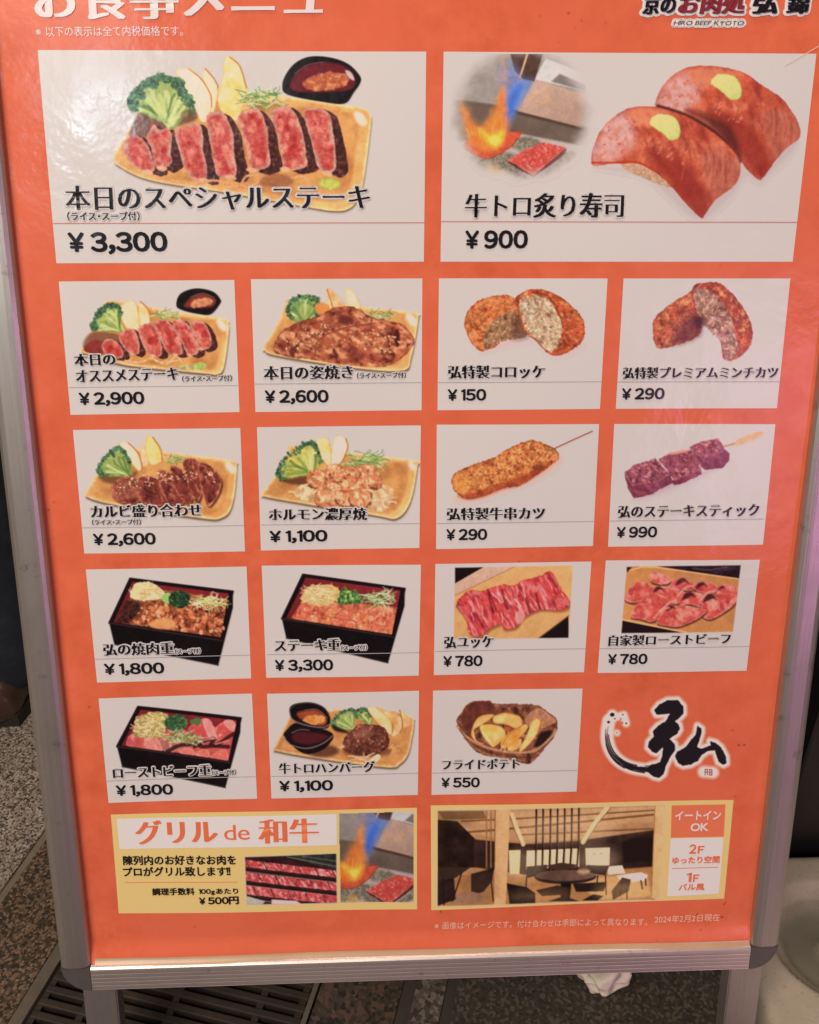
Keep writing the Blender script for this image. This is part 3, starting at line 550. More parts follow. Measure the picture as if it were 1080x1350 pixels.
def pic_hamburg():
    p = Print(356, 922, 551, 1018, .7, (340, 900), 4.696)
    plate(p, [(100,400),(165,280),(235,170),(450,165),(700,165),(940,205),(966,240),(955,330),(930,440),(880,500),(800,522),(400,470),(130,425)], (190, 122, 76))
    broccoli(p, (590, 290), [(480,285),(458,245),(500,190),(570,160),(600,170)], .35); broccoli(p, (700, 275), [(600,200),(610,170),(660,155),(690,170),(700,200)], .3)
    p.fill([(460,260),(540,290),(560,310),(480,295)], (48, 38, 30), soft=3)
    wedge(p, [(680,160),(720,145),(800,190),(832,250),(830,320),(780,290),(720,220)], (218, 178, 112), [(800,190),(834,250),(832,318)]); wedge(p, [(730,150),(800,170),(860,180),(900,230),(890,300),(830,330),(835,250)], (206, 142, 84), [(870,190),(905,235),(880,310)])
    wedge(p, [(875,165),(920,200),(955,250),(900,275),(890,220)], (214, 150, 90), [(878,166),(890,215),(895,270)])
    p.fill(ell(680, 420, 150, 40), (104, 56, 40), soft=6, al=.7)
    p.fill([(520,395),(545,330),(620,260),(700,255),(780,275),(812,340),(800,400),(730,440),(620,447),(550,425)], (116, 64, 50), warp=(1.2, 4), wor=(2.0, .22, .3), tex=((.2, 5), (.15, 2)), mix=(((178, 112, 86), 4, -.3, 2.2),), lit=(-.3, -.8, .2), rim=((78, 42, 36), 3, .6))
    p.fill(ell(650, 310, 60, 26, -.3), (186, 124, 98), soft=6, al=.4)
    p.strands((640, 464), 50, 10, 8, [(222, 190, 150), (204, 160, 110)], 2, 60); p.strands((845, 405), 26, 24, 7, [(206, 150, 92)], 2, 34); p.strands((520, 400), 14, 26, 5, [(214, 160, 110)], 2, 26); p.fill([(690,480),(740,440),(760,460),(720,500)], (222, 186, 140))
    p.fill(ell(400, 420, 100, 40), (84, 50, 38), soft=5, al=.8)
    bowl(p, [(195,165),(230,130),(330,120),(410,150),(448,210),(440,270),(400,285),(320,290),(215,230)], [(240,185),(290,168),(370,165),(430,215),(415,265),(350,262),(260,225)], (150, 72, 44), (204, 128, 66))
    p.line([(195,175),(215,228),(300,262),(400,275),(440,258)], 1.6, (150, 122, 112), al=.8); p.line([(198,168),(240,132),(330,124),(408,152),(446,208)], 1.2, (96, 76, 72), al=.8)
    p.fill([(160,330),(185,285),(230,250),(300,270),(420,290),(470,325),(440,380),(390,420),(300,440),(225,400)], (36, 26, 27), tex=((.2, 6),))
    p.fill([(205,335),(240,300),(330,300),(440,320),(410,360),(330,385),(240,375)], (82, 36, 38), soft=2, rim=((44, 24, 26), 3, .8)); p.line([(165,335),(190,378),(300,405),(400,375),(465,325)], 1.5, (146, 116, 106), al=.85); p.line([(210,310),(260,290),(320,292)], .8, (190, 172, 160), al=.7)
    return p
def pic_fries():
    p = Print(598, 920, 738, 1010, .7, (560, 895), 4.696)
    p.fill([(198,268),(230,200),(290,140),(400,135),(440,152),(600,155),(700,165),(780,215),(822,258),(808,340),(740,430),(690,490),(630,525),(480,490),(340,462),(250,370)], (124, 74, 52), warp=(1.4, 5), tex=((.2, 5), (.15, 2.4)), mix=(((170, 108, 74), 5, -.25, 2, .5, 2), ((74, 42, 36), 8, -.35, 2)))
    p.fill([(230,230),(290,150),(400,140),(430,200),(330,240),(280,330),(240,300)], (104, 54, 44), tex=((.25, 5),), soft=2)
    p.fill([(620,250),(700,180),(770,220),(812,262),(740,300),(690,330)], (176, 118, 84), tex=((.2, 4),)); p.fill([(690,380),(720,330),(790,320),(740,400),(680,420)], (52, 32, 30), soft=3)
    wedge(p, [(330,240),(380,220),(430,225),(360,280),(310,310),(300,360),(340,390),(290,350),(300,290)], (218, 160, 96)); wedge(p, [(430,230),(500,208),(580,225),(605,270),(580,310),(500,280),(430,270)], (228, 172, 108), [(440,225),(500,209),(580,226)])
    wedge(p, [(340,300),(400,280),(480,300),(500,350),(430,420),(400,400)], (230, 170, 92)); wedge(p, [(345,310),(380,330),(430,400),(420,420),(370,370)], (236, 190, 130)); wedge(p, [(470,410),(500,350),(610,280),(640,300),(590,360),(500,430)], (222, 140, 66), [(480,405),(520,345),(612,282)])
    wedge(p, [(590,420),(630,350),(660,270),(700,240),(720,260),(700,330),(640,410),(590,450)], (230, 182, 116), [(700,242),(720,265),(700,330)]); wedge(p, [(510,430),(560,380),(600,370),(590,420),(540,445)], (224, 144, 76)); wedge(p, [(300,300),(320,380),(370,400),(330,400),(290,350)], (212, 140, 76))
    p.fill(ell(515, 308, 14, 14), (190, 84, 44))
    p.line([(200,290),(250,350),(340,405),(450,440),(600,455),(700,430),(790,350),(808,310)], 3, (190, 132, 96), al=.9, tex=.2); p.line([(215,310),(260,372),(345,430),(480,468),(620,480),(720,440)], 1.4, (84, 50, 38), al=.7); p.line([(240,365),(340,445),(480,485),(620,505)], 1.2, (170, 112, 80), al=.8)
    p.line([(470,440),(480,420)], 1, (236, 200, 160)); p.line([(495,445),(500,425)], 1, (236, 200, 160))
    m = ((p.c.mean(-1) > 140) & (p.a > .5))[..., None]; p.c = np.where(m, p.c*np.array([1.0, .93, .80]), p.c)
    return p
def pic_meat_case():
    p = Print(321, 1123, 446, 1194, .7, (130, 1055), 2.4545)
    fr = [(474,183),(769,173),(771,333),(481,336)]; cl = p.T(fr)
    p.fill(fr, (56, 34, 32), smooth=False, tex=((.3, 8),))
    p.fill([(600,176),(770,172),(770,225),(690,205)], (54, 52, 44), smooth=False, clip=cl, tex=((.4, 5),)); p.line([(610,182),(770,215)], 1.2, (110, 108, 92), clip=cl, smooth=False); p.line([(660,180),(770,198)], .8, (120, 116, 100), clip=cl, smooth=False)
    for r, (y0, y1) in enumerate(((192, 218), (232, 262), (274, 306))):
        for k in range(-1, 7):
            x = 478+k*56-r*16; dy = (x-478)*.125
            f = [(x, y0+dy), (x+52, y0+dy+6), (x+66, y1+dy+5), (x+12, y1+dy-2)]
            p.fill(f, (182, 72, 68), smooth=False, warp=(.8, 3), tex=((.16, 3),), mix=(((226, 150, 138), 2.4, -.2, 2.4, .9, 2), ((140, 44, 46), 4, -.4, 2)), rim=((214, 120, 110), 1.2, .5, .5), clip=cl)
        p.line([(474, y1+6), (771, y1+44)], 1.8, (44, 26, 26), smooth=False, clip=cl); p.line([(474, y1+11), (771, y1+49)], .9, (150, 128, 112), smooth=False, clip=cl)
    p.fill([(478,308),(540,325),(530,337),(478,337)], (172, 160, 140), smooth=False, clip=cl); p.fill([(560,320),(640,325),(660,337),(560,337)], (206, 170, 156), smooth=False, clip=cl)
    return p
def pic_flame_square():
    p = Print(446, 1070, 546, 1191, .7, (0, 0), 1.0)
    fr = [(447.8,1073),(544.7,1071),(544.7,1188.6),(449.8,1189.5)]; cl = np.array(fr)
    g = Print(446, 1070, 546, 1191, .7, (411.5, 1040), 6.05, bg=(150, 130, 112))
    flame_scene(g, [(0,0),(1200,0),(1200,1200),(0,1200)])
    m = np.clip(p.sdf(cl, p.X, p.Y)/.8+.5, 0, 1); p.c = g.c; p.a = m
    p.c = p.c*.92
    return p
def pic_dining_room():
    p = Print(574, 1059, 880, 1197, .7, (560, 1045), 2.4545)
    fr = [(42,58),(780,42),(757,345),(42,367)]; cl = p.T(fr)
    F = lambda pts, col, **k: p.fill(pts, col, smooth=False, clip=cl, **k)
    F(fr, (172, 124, 82), tex=((.05, 20),))
    F([(42,58),(300,55),(560,50),(750,46),(742,130),(330,160),(130,130)], (184, 140, 96), tex=((.05, 14),), lit=(.2, .9, -.06))
    F([(270,62),(300,120),(760,95),(760,45)], (200, 156, 108), al=.6)
    for a, b, w in (((130,128),(745,72),3), ((120,92),(750,58),2), ((300,135),(740,118),2.4)): p.line([a, b], w, (126, 84, 52), smooth=False, clip=cl)
    F([(42,88),(105,92),(195,180),(195,240),(42,245)], (48, 34, 28), tex=((.3, 10),)); F([(42,60),(190,58),(200,84),(60,86)], (116, 82, 52), al=.8)
    F([(160,150),(330,165),(500,155),(742,122),(740,250),(600,250),(330,265),(160,240)], (60, 42, 36), soft=1.5, tex=((.2, 12),))
    F([(640,160),(745,122),(742,240),(640,230)], (42, 30, 27), soft=3)
    F([(272,185),(310,184),(306,262),(275,262)], (228, 196, 138)); F([(330,186),(500,180),(500,240),(328,246)], (232, 206, 152)); F([(520,180),(600,178),(598,236),(522,236)], (226, 208, 150))
    p.line([(545,198),(555,200)], 1, (120, 100, 60), clip=cl); p.line([(566,199),(576,197)], 1, (120, 100, 60), clip=cl)
    F([(42,262),(300,270),(620,250),(745,240),(745,350),(42,368)], (166, 116, 70), soft=2, tex=((.1, 14),)); F([(480,280),(720,262),(735,335),(560,350)], (214, 168, 108), soft=4, al=.7); F([(590,240),(640,236),(650,262),(595,266)], (226, 204, 170))
    F([(620,270),(700,258),(722,268),(716,285),(640,292)], (228, 208, 180)); F([(640,230),(700,222),(735,228),(700,240),(650,240)], (52, 38, 34))
    F([(228,55),(275,53),(270,200),(262,362),(225,362)], (208, 160, 108), lit=(1, 0, .08)); p.line([(228,56),(226,240)], 1, (110, 76, 50), smooth=False, clip=cl)
    for x in (200, 214): p.line([(x, 60), (x, 240)], 1.8, (150, 104, 66), smooth=False, clip=cl)
    p.line([(282,70),(300,120),(318,165)], 6, (222, 184, 130), clip=cl); p.line([(590,50),(550,100),(512,160)], 6, (222, 186, 134), clip=cl); p.line([(275,72),(295,130),(312,168)], 1.2, (140, 96, 60), clip=cl); p.line([(600,52),(560,100),(520,162)], 1.2, (140, 96, 60), clip=cl)
    for k, x in enumerate((361, 383, 407, 430, 453, 476, 499)):
        p.line([(x, 50), (x-1, 165), (x-3-k*.6, 262-k*2)], 2.4, (40, 28, 26), smooth=False, clip=cl); p.line([(x+3, 50), (x+2, 250)], .6, (150, 108, 70), smooth=False, clip=cl, al=.7)
    F([(745,45),(782,42),(757,346),(733,340)], (216, 170, 112), lit=(1, 0, .1)); p.line([(746,46),(734,335)], 1, (150, 104, 60), smooth=False, clip=cl)
    def chair(pts, col=(46, 34, 32)): F(pts, col, tex=((.2, 6),))
    F([(390,236),(440,226),(490,232),(488,244),(430,252)], (74, 54, 44))
    chair([(330,238),(395,232),(398,262),(330,275)]); chair([(525,234),(598,238),(585,268),(535,262)]); F([(480,295),(590,290),(580,320),(490,322)], (46, 34, 32)); p.line([(585,262),(588,330)], 1.6, (46, 34, 32), smooth=False, clip=cl)
    for x in (330, 470, 560): p.line([(x, 270), (x-4, 320)], 1.6, (46, 34, 30), smooth=False, clip=cl)
    q = p.T(ell(455, 273, 100, 24)); p.fill(ell(455, 273, 100, 23), (58, 42, 38), clip=cl, tex=((.2, 8),)); p.fill(ell(455, 268, 96, 18), (104, 78, 62), clip=cl, tex=((.15, 8),), lit=(.9, -.3, .16)); p.fill(ell(515, 255, 20, 8), (226, 190, 140), soft=4, clip=cl, al=.6)
    F([(440,292),(475,292),(470,350),(440,352)], (34, 26, 24)); F([(400,352),(450,335),(500,352)], (40, 30, 27))
    F([(360,315),(430,300),(470,310),(460,330),(380,335)], (52, 38, 33)); chair([(265,292),(330,305),(358,325),(358,360),(275,360)], (40, 30, 28)); chair([(605,320),(640,275),(668,282),(660,320),(610,348)], (60, 46, 40)); p.line([(655,310),(655,345)], 1.6, (40, 30, 28), smooth=False, clip=cl)
    F([(510,350),(545,330),(580,335),(560,350)], (52, 38, 34)); F([(42,243),(150,240),(100,275),(42,285)], (62, 46, 40)); chair([(150,262),(195,250),(225,240),(218,285),(190,320),(150,330)], (44, 32, 30)); F([(75,335),(150,318),(195,330),(190,352),(85,360)], (150, 112, 84)); chair([(42,285),(95,275),(100,345),(42,366)], (48, 36, 32))
    for a, b in (((120,258),(90,350)), ((215,285),(222,350)), ((60,280),(62,362)), ((700,285),(705,312)), ((640,290),(632,335)), ((715,280),(716,300))): p.line([a, b], 1.8, (42, 30, 28), smooth=False, clip=cl)
    for (x, y, rx, ry, c, al) in ((455,120,150,50,(232,196,146),.30), (320,235,70,50,(238,206,150),.28), (560,215,70,45,(240,214,160),.28), (640,320,90,36,(232,186,120),.35), (380,335,110,24,(226,176,112),.25), (90,90,60,20,(70,48,36),.35), (700,110,60,24,(150,104,66),.35), (180,300,60,50,(120,84,58),.25)):
        p.fill(ell(x, y, rx, ry), c, soft=16, al=al, clip=cl)
    g = 1+.03*fbm(p.X*.3, p.Y, 2.2, 5)+.05*fbm(p.X, p.Y, 9, 9); p.c *= g[..., None]
    p.c = p.c*np.array([1.0, .965, .95])
    p.a = np.minimum(p.a, np.clip(p.sdf(cl, p.X, p.Y)/.8+.5, 0, 1))
    return p
def pic_brush_mark():
    p = Print(786, 914, 968, 1034, .6, (780, 900), 4.5, bg=(214, 92, 62))
    A = [(372,165),(400,130),(450,105),(512,103),(545,140),(548,185),(530,205),(495,232),(520,250),(525,280),(510,305),(465,335),(495,365),(500,400),(470,440),(440,505),(430,545),(400,567),(370,560),(335,535),(330,510),(350,490),(405,475),(420,440),(425,385),(385,420),(360,410),(335,385),(340,350),(370,320),(362,290),(395,255),(440,230),(465,185),(420,190),(385,190)]
    B = [(630,258),(655,275),(655,300),(630,385),(650,395),(710,375),(705,350),(740,360),(770,385),(800,440),(803,480),(785,490),(755,475),(735,405),(690,410),(655,435),(635,465),(590,490),(545,497),(515,480),(498,440),(510,410),(560,385),(590,345),(620,310)]
    tail = [(360,520),(300,515),(230,500),(165,465),(120,415),(95,350),(92,290),(102,225)]
    dots = ((122,188,14),(185,188,5),(138,212,5),(172,212,4),(205,240,6),(183,237,4),(150,296,4),(100,232,9))
    H = (238, 196, 170)
    p.fill(A, H, smooth=False, soft=7, al=1); p.line(A+A[:1], 9, H, soft=4, smooth=False); p.line(B+B[:1], 9, H, soft=4, smooth=False); p.fill(B, H, soft=6, smooth=False)
    p.line(tail, 17, H, soft=4); p.line([(122,188),(102,225)], 13, H, soft=4); p.line([(135,205),(190,190),(205,240)], 10, H, soft=4, smooth=False); p.line([(150,296),(151,297)], 8, H, soft=4, smooth=False)
    p.line([(668,532),(722,536)], 15, H, soft=5, smooth=False)
    K = (26, 20, 22)
    p.fill(A, K, warp=(.7, 4), soft=.6, smooth=False); p.fill(B, K, warp=(.7, 4), soft=.6, smooth=False)
    q = smooth_open(np.array(tail, float), 8)
    for k in range(26):
        off = p.rng.uniform(-26, 26); t0 = int(p.rng.uniform(0, .55)*len(q)); t1 = min(len(q)-1, t0+int(p.rng.uniform(.1, .5)*len(q)))
        seg = []
        for i in range(t0, t1):
            d = q[min(i+1, len(q)-1)]-q[max(i-1, 0)]; nrm = np.array([-d[1], d[0]])/(np.hypot(*d)+1e-9); w = off*(1-.6*i/len(q))
            seg.append(tuple(q[i]+nrm*w))
        if len(seg) > 2: p.line(seg, p.rng.uniform(.7, 2.0)*(1.4 if abs(off) < 12 else 1), K, smooth=False, taper=.5)
    p.line([(340,515),(260,508),(200,492)], 5.5, K, taper=.6, tex=.2)
    for x, y, r in dots: p.fill(ell(x, y, r, r*.85), K, soft=.6)
    for pts in ([(676,518),(676,552)], [(676,520),(690,516),(690,550)], [(678,535),(690,533)], [(702,518),(702,552)], [(702,518),(716,520),(716,550)], [(703,536),(715,534)], [(703,550),(716,552)]): p.line(pts, 1.1, (110, 40, 44), smooth=False)
    return p
PICTURES = dict(special_steak=pic_special_steak, flame_round=pic_flame_round, sushi=pic_sushi, steak_plate=pic_steak_plate, whole_grill=pic_whole_grill, croquette=pic_croquette, mince_cutlet=pic_mince_cutlet, rib_plate=pic_rib_plate, offal_plate=pic_offal_plate,
                skewer_cutlet=pic_skewer_cutlet, steak_stick=pic_steak_stick, box_grilled=pic_box_grilled, box_steak=pic_box_steak, box_roast=pic_box_roast, raw_strips=pic_raw_strips, roast_slices=pic_roast_slices, hamburg=pic_hamburg, fries=pic_fries,
                meat_case=pic_meat_case, flame_square=pic_flame_square, dining_room=pic_dining_room, brush_mark=pic_brush_mark)

# ================================================================ helpers
def lin(c):
    c = np.clip(np.asarray(c, float)/255, 0, 1)
    return np.where(c <= .04045, c/12.92, ((c+.055)/1.055)**2.4)
PAPER = lin((192, 173, 157))
def ink(c): return np.clip(lin(c)/PAPER*.80, .004, .93)      # colour seen on the sheet under its warm light -> ink colour
def rgba(c): return (float(c[0]), float(c[1]), float(c[2]), 1.0)

class NT:
    def __init__(s, name):
        s.m = bpy.data.materials.new(name); s.m.use_nodes = True; s.t = s.m.node_tree
        s.b = s.t.nodes['Principled BSDF']
    def n(s, typ, **kw):
        o = s.t.nodes.new(typ)
        for k, v in kw.items():
            if k[0] == '_': o.inputs[int(k[1:])].default_value = v
            else: setattr(o, k, v)
        return o
    def l(s, a, b): s.t.links.new(a, b)
    def pos(s): return s.n('ShaderNodeNewGeometry').outputs['Position']
    def noise(s, scale, detail=3, rough=.55, vec=None):
        o = s.n('ShaderNodeTexNoise'); o.inputs['Scale'].default_value = scale; o.inputs['Detail'].default_value = detail; o.inputs['Roughness'].default_value = rough
        s.l(vec or s.pos(), o.inputs['Vector']); return o.outputs['Fac']
    def ramp(s, fac, stops):
        o = s.n('ShaderNodeValToRGB'); e = o.color_ramp.elements
        while len(e) < len(stops): e.new(.5)
        for k, (p, c) in enumerate(stops): e[k].position = p; e[k].color = c if len(c) == 4 else (*c, 1)
        s.l(fac, o.inputs[0]); return o.outputs[0]
    def mix(s, fac, a, b, mode='MIX'):
        o = s.n('ShaderNodeMix', data_type='RGBA', blend_type=mode)
        for i, v in ((0, fac), (6, a), (7, b)):
            if hasattr(v, 'links'): s.l(v, o.inputs[i])
            else: o.inputs[i].default_value = v if i == 0 else (*v[:3], 1)
        return o.outputs[2]
    def mul(s, a, k):
        o = s.n('ShaderNodeMath', operation='MULTIPLY'); s.l(a, o.inputs[0]); o.inputs[1].default_value = k; return o.outputs[0]
    def add(s, a, b):
        o = s.n('ShaderNodeMath', operation='ADD'); s.l(a, o.inputs[0]); s.l(b, o.inputs[1]); return o.outputs[0]
    def bump(s, h, strength, dist, normal='Normal'):
        o = s.n('ShaderNodeBump'); o.inputs['Strength'].default_value = strength; o.inputs['Distance'].default_value = dist
        s.l(h, o.inputs['Height']); s.l(o.outputs[0], s.b.inputs[normal]); return o
    def set(s, **kw):
        for k, v in kw.items(): s.b.inputs[k.replace('_', ' ')].default_value = v
        return s
def laminate(nt, coat=.55):
    """every print lies under the same clear, slightly rippled film"""
    nt.set(Roughness=.75, Coat_Weight=coat, Coat_Roughness=.16, Coat_IOR=1.45); nt.b.inputs['Specular IOR Level'].default_value = .04
    h = nt.add(nt.mul(nt.noise(11, 2), 1.0), nt.add(nt.mul(nt.noise(42, 3, .6), .30), nt.mul(nt.noise(130, 2, .5), .10)))
    nt.bump(h, .26, .006, 'Coat Normal')
    r = nt.n('ShaderNodeMapRange'); r.inputs[1].default_value = .35; r.inputs[2].default_value = .7; r.inputs[3].default_value = .11; r.inputs[4].default_value = .34; nt.l(nt.noise(7, 4, .65), r.inputs[0]); nt.l(r.outputs[0], nt.b.inputs['Coat Roughness'])
def print_mat(name, color, coat=.55):
    nt = NT(name); nt.b.inputs['Base Color'].default_value = rgba(color); laminate(nt, coat); return nt.m
def picture_mat():
    nt = NT('printed_picture'); a = nt.n('ShaderNodeVertexColor', layer_name='ink'); nt.l(a.outputs[0], nt.b.inputs['Base Color']); laminate(nt); return nt.m
def paper_mat():
    nt = NT('orange_paper')
    c = nt.mix(nt.ramp(nt.noise(38, 5, .65), [(.34, (0, 0, 0)), (.66, (1, 1, 1))]), ink((187, 78, 46)), ink((203, 92, 58)))
    c = nt.mix(nt.ramp(nt.noise(9, 3), [(.35, (0, 0, 0)), (.7, (1, 1, 1))]), c, ink((199, 88, 57)))
    v = nt.n('ShaderNodeTexVoronoi', feature='F1'); v.inputs['Scale'].default_value = 95; nt.l(nt.pos(), v.inputs['Vector'])
    k = nt.mix(1.0, nt.ramp(v.outputs['Distance'], [(.06, (1, 1, 1)), (.16, (0, 0, 0))]), nt.ramp(nt.noise(14, 3), [(.60, (0, 0, 0)), (.68, (1, 1, 1))]), 'MULTIPLY')
    c = nt.mix(nt.mul(k, .6), c, (.06, .02, .015))
    nt.l(c, nt.b.inputs['Base Color']); laminate(nt); return nt.m
def metal_mat(name, base, rough, scratch=(60, 1, 1), aniso=.4):
    nt = NT(name); nt.set(Metallic=.85, Roughness=rough)
    mp = nt.n('ShaderNodeMapping'); mp.inputs['Scale'].default_value = scratch; tc = nt.n('ShaderNodeTexCoord'); nt.l(tc.outputs['Object'], mp.inputs[0])
    f = nt.noise(9, 4, .7, mp.outputs[0]); g = nt.noise(14, 4, .6, tc.outputs['Object'])
    c = nt.mix(f, tuple(v*.80 for v in base), tuple(min(1, v*1.12) for v in base)); c = nt.mix(nt.ramp(g, [(.45, (0, 0, 0)), (.8, (.6, .6, .6))]), c, tuple(v*.7 for v in base)); c = nt.mix(nt.ramp(nt.noise(60, 5, .75, tc.outputs['Object']), [(.60, (0, 0, 0)), (.74, (.55, .55, .55))]), c, (.12, .10, .085))
    nt.l(c, nt.b.inputs['Base Color']); r = nt.n('ShaderNodeMapRange'); r.inputs[3].default_value = rough-.08; r.inputs[4].default_value = rough+.14; nt.l(g, r.inputs[0]); nt.l(r.outputs[0], nt.b.inputs['Roughness'])
    nt.bump(f, .12, .002); return nt.m
def granite_mat(name, cols, scale, rough=.5, tint=None, stain=.35):
    nt = NT(name)
    v = nt.n('ShaderNodeTexVoronoi', feature='F1'); v.inputs['Scale'].default_value = scale; nt.l(nt.pos(), v.inputs['Vector'])
    sep = nt.n('ShaderNodeSeparateColor'); nt.l(v.outputs['Color'], sep.inputs[0])
    k = len(cols); c = nt.ramp(sep.outputs[0], [(i/k, cols[i]) for i in range(k)]); c.node.color_ramp.interpolation = 'CONSTANT'
    f = nt.noise(scale*.6, 4, .7); c = nt.mix(nt.ramp(f, [(.50, (0, 0, 0)), (.75, (.7, .7, .7))]), c, cols[0])
    s = nt.noise(7, 4, .6); c = nt.mix(nt.mul(nt.ramp(s, [(.35, (1, 1, 1)), (.7, (0, 0, 0))]), stain), c, (.03, .025, .02))
    if tint: c = nt.mix(nt.mul(nt.noise(4, 2), .4), c, tint)
    nt.l(c, nt.b.inputs['Base Color']); nt.set(Roughness=rough); nt.bump(nt.add(f, nt.noise(scale*2, 2)), .35, .0015); return nt.m
def plain_mat(name, color, rough=.5, var=.25, scale=30, bump=0, metal=0, dirt=None):
    nt = NT(name); f = nt.noise(scale, 4, .6)
    c = nt.mix(f, tuple(v*(1-var) for v in color), tuple(min(1, v*(1+var)) for v in color))
    if dirt: c = nt.mix(nt.ramp(nt.noise(scale*.35, 5, .65), [(.48, (0, 0, 0)), (.68, (1, 1, 1))]), c, dirt)
    nt.l(c, nt.b.inputs['Base Color']); nt.set(Roughness=rough, Metallic=metal)
    if bump: nt.bump(nt.noise(scale*2.5, 4, .65), .5, bump)
    return nt.m

def link(o, parent=None):
    COL.objects.link(o)
    if parent: o.parent = parent
    return o
def empty(name, loc=(0, 0, 0)):
    o = bpy.data.objects.new(name, None); o.empty_display_size = .05; o.location = loc; COL.objects.link(o); return o
def tag(o, label=None, cat=None, group=None, kind=None):
    for k, v in (('label', label), ('category', cat), ('group', group), ('kind', kind)):
        if v: o[k] = v
    return o
def obj(name, verts, faces, mat, parent=None, smooth=False):
    """one mesh object; world coordinates in, stored relative to its thing"""
    me = bpy.data.meshes.new(name)
    off = Vector((0, 0, 0)); q = parent
    while q: off += q.location; q = q.parent
    v = np.asarray(verts, np.float64)-np.array(off)
    if isinstance(faces, np.ndarray):
        n, k = faces.shape; me.vertices.add(len(v)); me.vertices.foreach_set('co', v.astype(np.float32).ravel())
        me.loops.add(n*k); me.loops.foreach_set('vertex_index', faces.astype(np.int32).ravel())
        me.polygons.add(n); me.polygons.foreach_set('loop_start', np.arange(n, dtype=np.int32)*k); me.update(calc_edges=True)
    else:
        me.from_pydata([tuple(x) for x in v], [], faces); me.update()
    me.materials.append(mat); o = bpy.data.objects.new(name, me); link(o, parent)
    if smooth: me.polygons.foreach_set('use_smooth', np.ones(len(me.polygons), bool))
    return o
def bm_obj(name, bm, mat, parent=None, smooth=False):
    me = bpy.data.meshes.new(name); bm.normal_update(); 
    off = Vector((0, 0, 0)); q = parent
    while q: off += q.location; q = q.parent
    if off.length: bmesh.ops.translate(bm, verts=bm.verts, vec=-off)
    bm.to_mesh(me); bm.free(); me.materials.append(mat)
    if smooth: me.polygons.foreach_set('use_smooth', np.ones(len(me.polygons), bool))
    o = bpy.data.objects.new(name, me); return link(o, parent)
def add_box(bm, x0, x1, y0, y1, z0, z1, rot=0, at=None, bevel=0):
    g = bmesh.ops.create_cube(bm, size=1)['verts']
    for v in g: v.co = Vector((x0+(v.co.x+.5)*(x1-x0), y0+(v.co.y+.5)*(y1-y0), z0+(v.co.z+.5)*(z1-z0)))
    if bevel: 
        es = {e for v in g for e in v.link_edges}; r = bmesh.ops.bevel(bm, geom=list(es), offset=bevel, segments=2, affect='EDGES', profile=.6)
        g = list({v for f in r['faces'] for v in f.verts} | {v for v in g if v.is_valid})
    if rot or at:
        m = Matrix.Rotation(rot, 4, 'Z')
        for v in g: v.co = m @ v.co
    return g

# height of the printed sheet above the board: slack film, curling up where it meets the bottom rail
def relief(u, v):
    u = np.asarray(u, float); v = np.asarray(v, float)
    t = np.clip((v-.700)/(.722-.700), 0, 1)
    return .0007*np.sin(u*13+1)*np.sin(v*9+.5)+.0005*np.sin(u*29+v*17)+.0045*t*t*(3-2*t)
def lay(px, py, h):
    """layout -> world, on the sheet, h above the paper"""
    u, v = on_sheet(px, py); z = relief(u, v)+h
    return ORG+u[..., None]*BAS[:, 0]+v[..., None]*BAS[:, 1]-z[..., None]*BAS[:, 2]
def grid_faces(nx, ny):
    i = np.arange((ny-1)*nx).reshape(ny-1, nx)[:, :-1].ravel()
    return np.stack([i, i+nx, i+nx+1, i+1], 1)
def quad(name, c, h, mat, parent, nx=24, ny=14, jitter=0):
    """a flat printed panel with the four layout corners TL TR BR BL"""
    c = np.array(c, float); s, t = np.meshgrid(np.linspace(0, 1, nx), np.linspace(0, 1, ny))
    s = s[..., None]; t = t[..., None]
    # straight in perspective: interpolate on the sheet
    uv = np.stack(on_sheet(c[:, 0], c[:, 1]), 1)
    q = (uv[0]*(1-s)+uv[1]*s)*(1-t)+(uv[3]*(1-s)+uv[2]*s)*t
    u, v = q[..., 0].ravel(), q[..., 1].ravel(); z = relief(u, v)+h
    P = ORG+u[:, None]*BAS[:, 0]+v[:, None]*BAS[:, 1]-z[:, None]*BAS[:, 2]
    return obj(name, P, grid_faces(nx, ny), mat, parent, True)
def up_dir(px, py):
    u, v = on_sheet(px, py); d = np.array([u, v, 0.0])-CAM
    def proj(p):
        q = R @ (p-CAM); return np.array([FPX*q[0]/q[2]+540, FPX*q[1]/q[2]+675])
    a = proj(np.array([float(u), float(v), 0])); b = proj(np.array([float(u), float(v)-.01, 0])); r = b-a
    return r/np.linalg.norm(r)

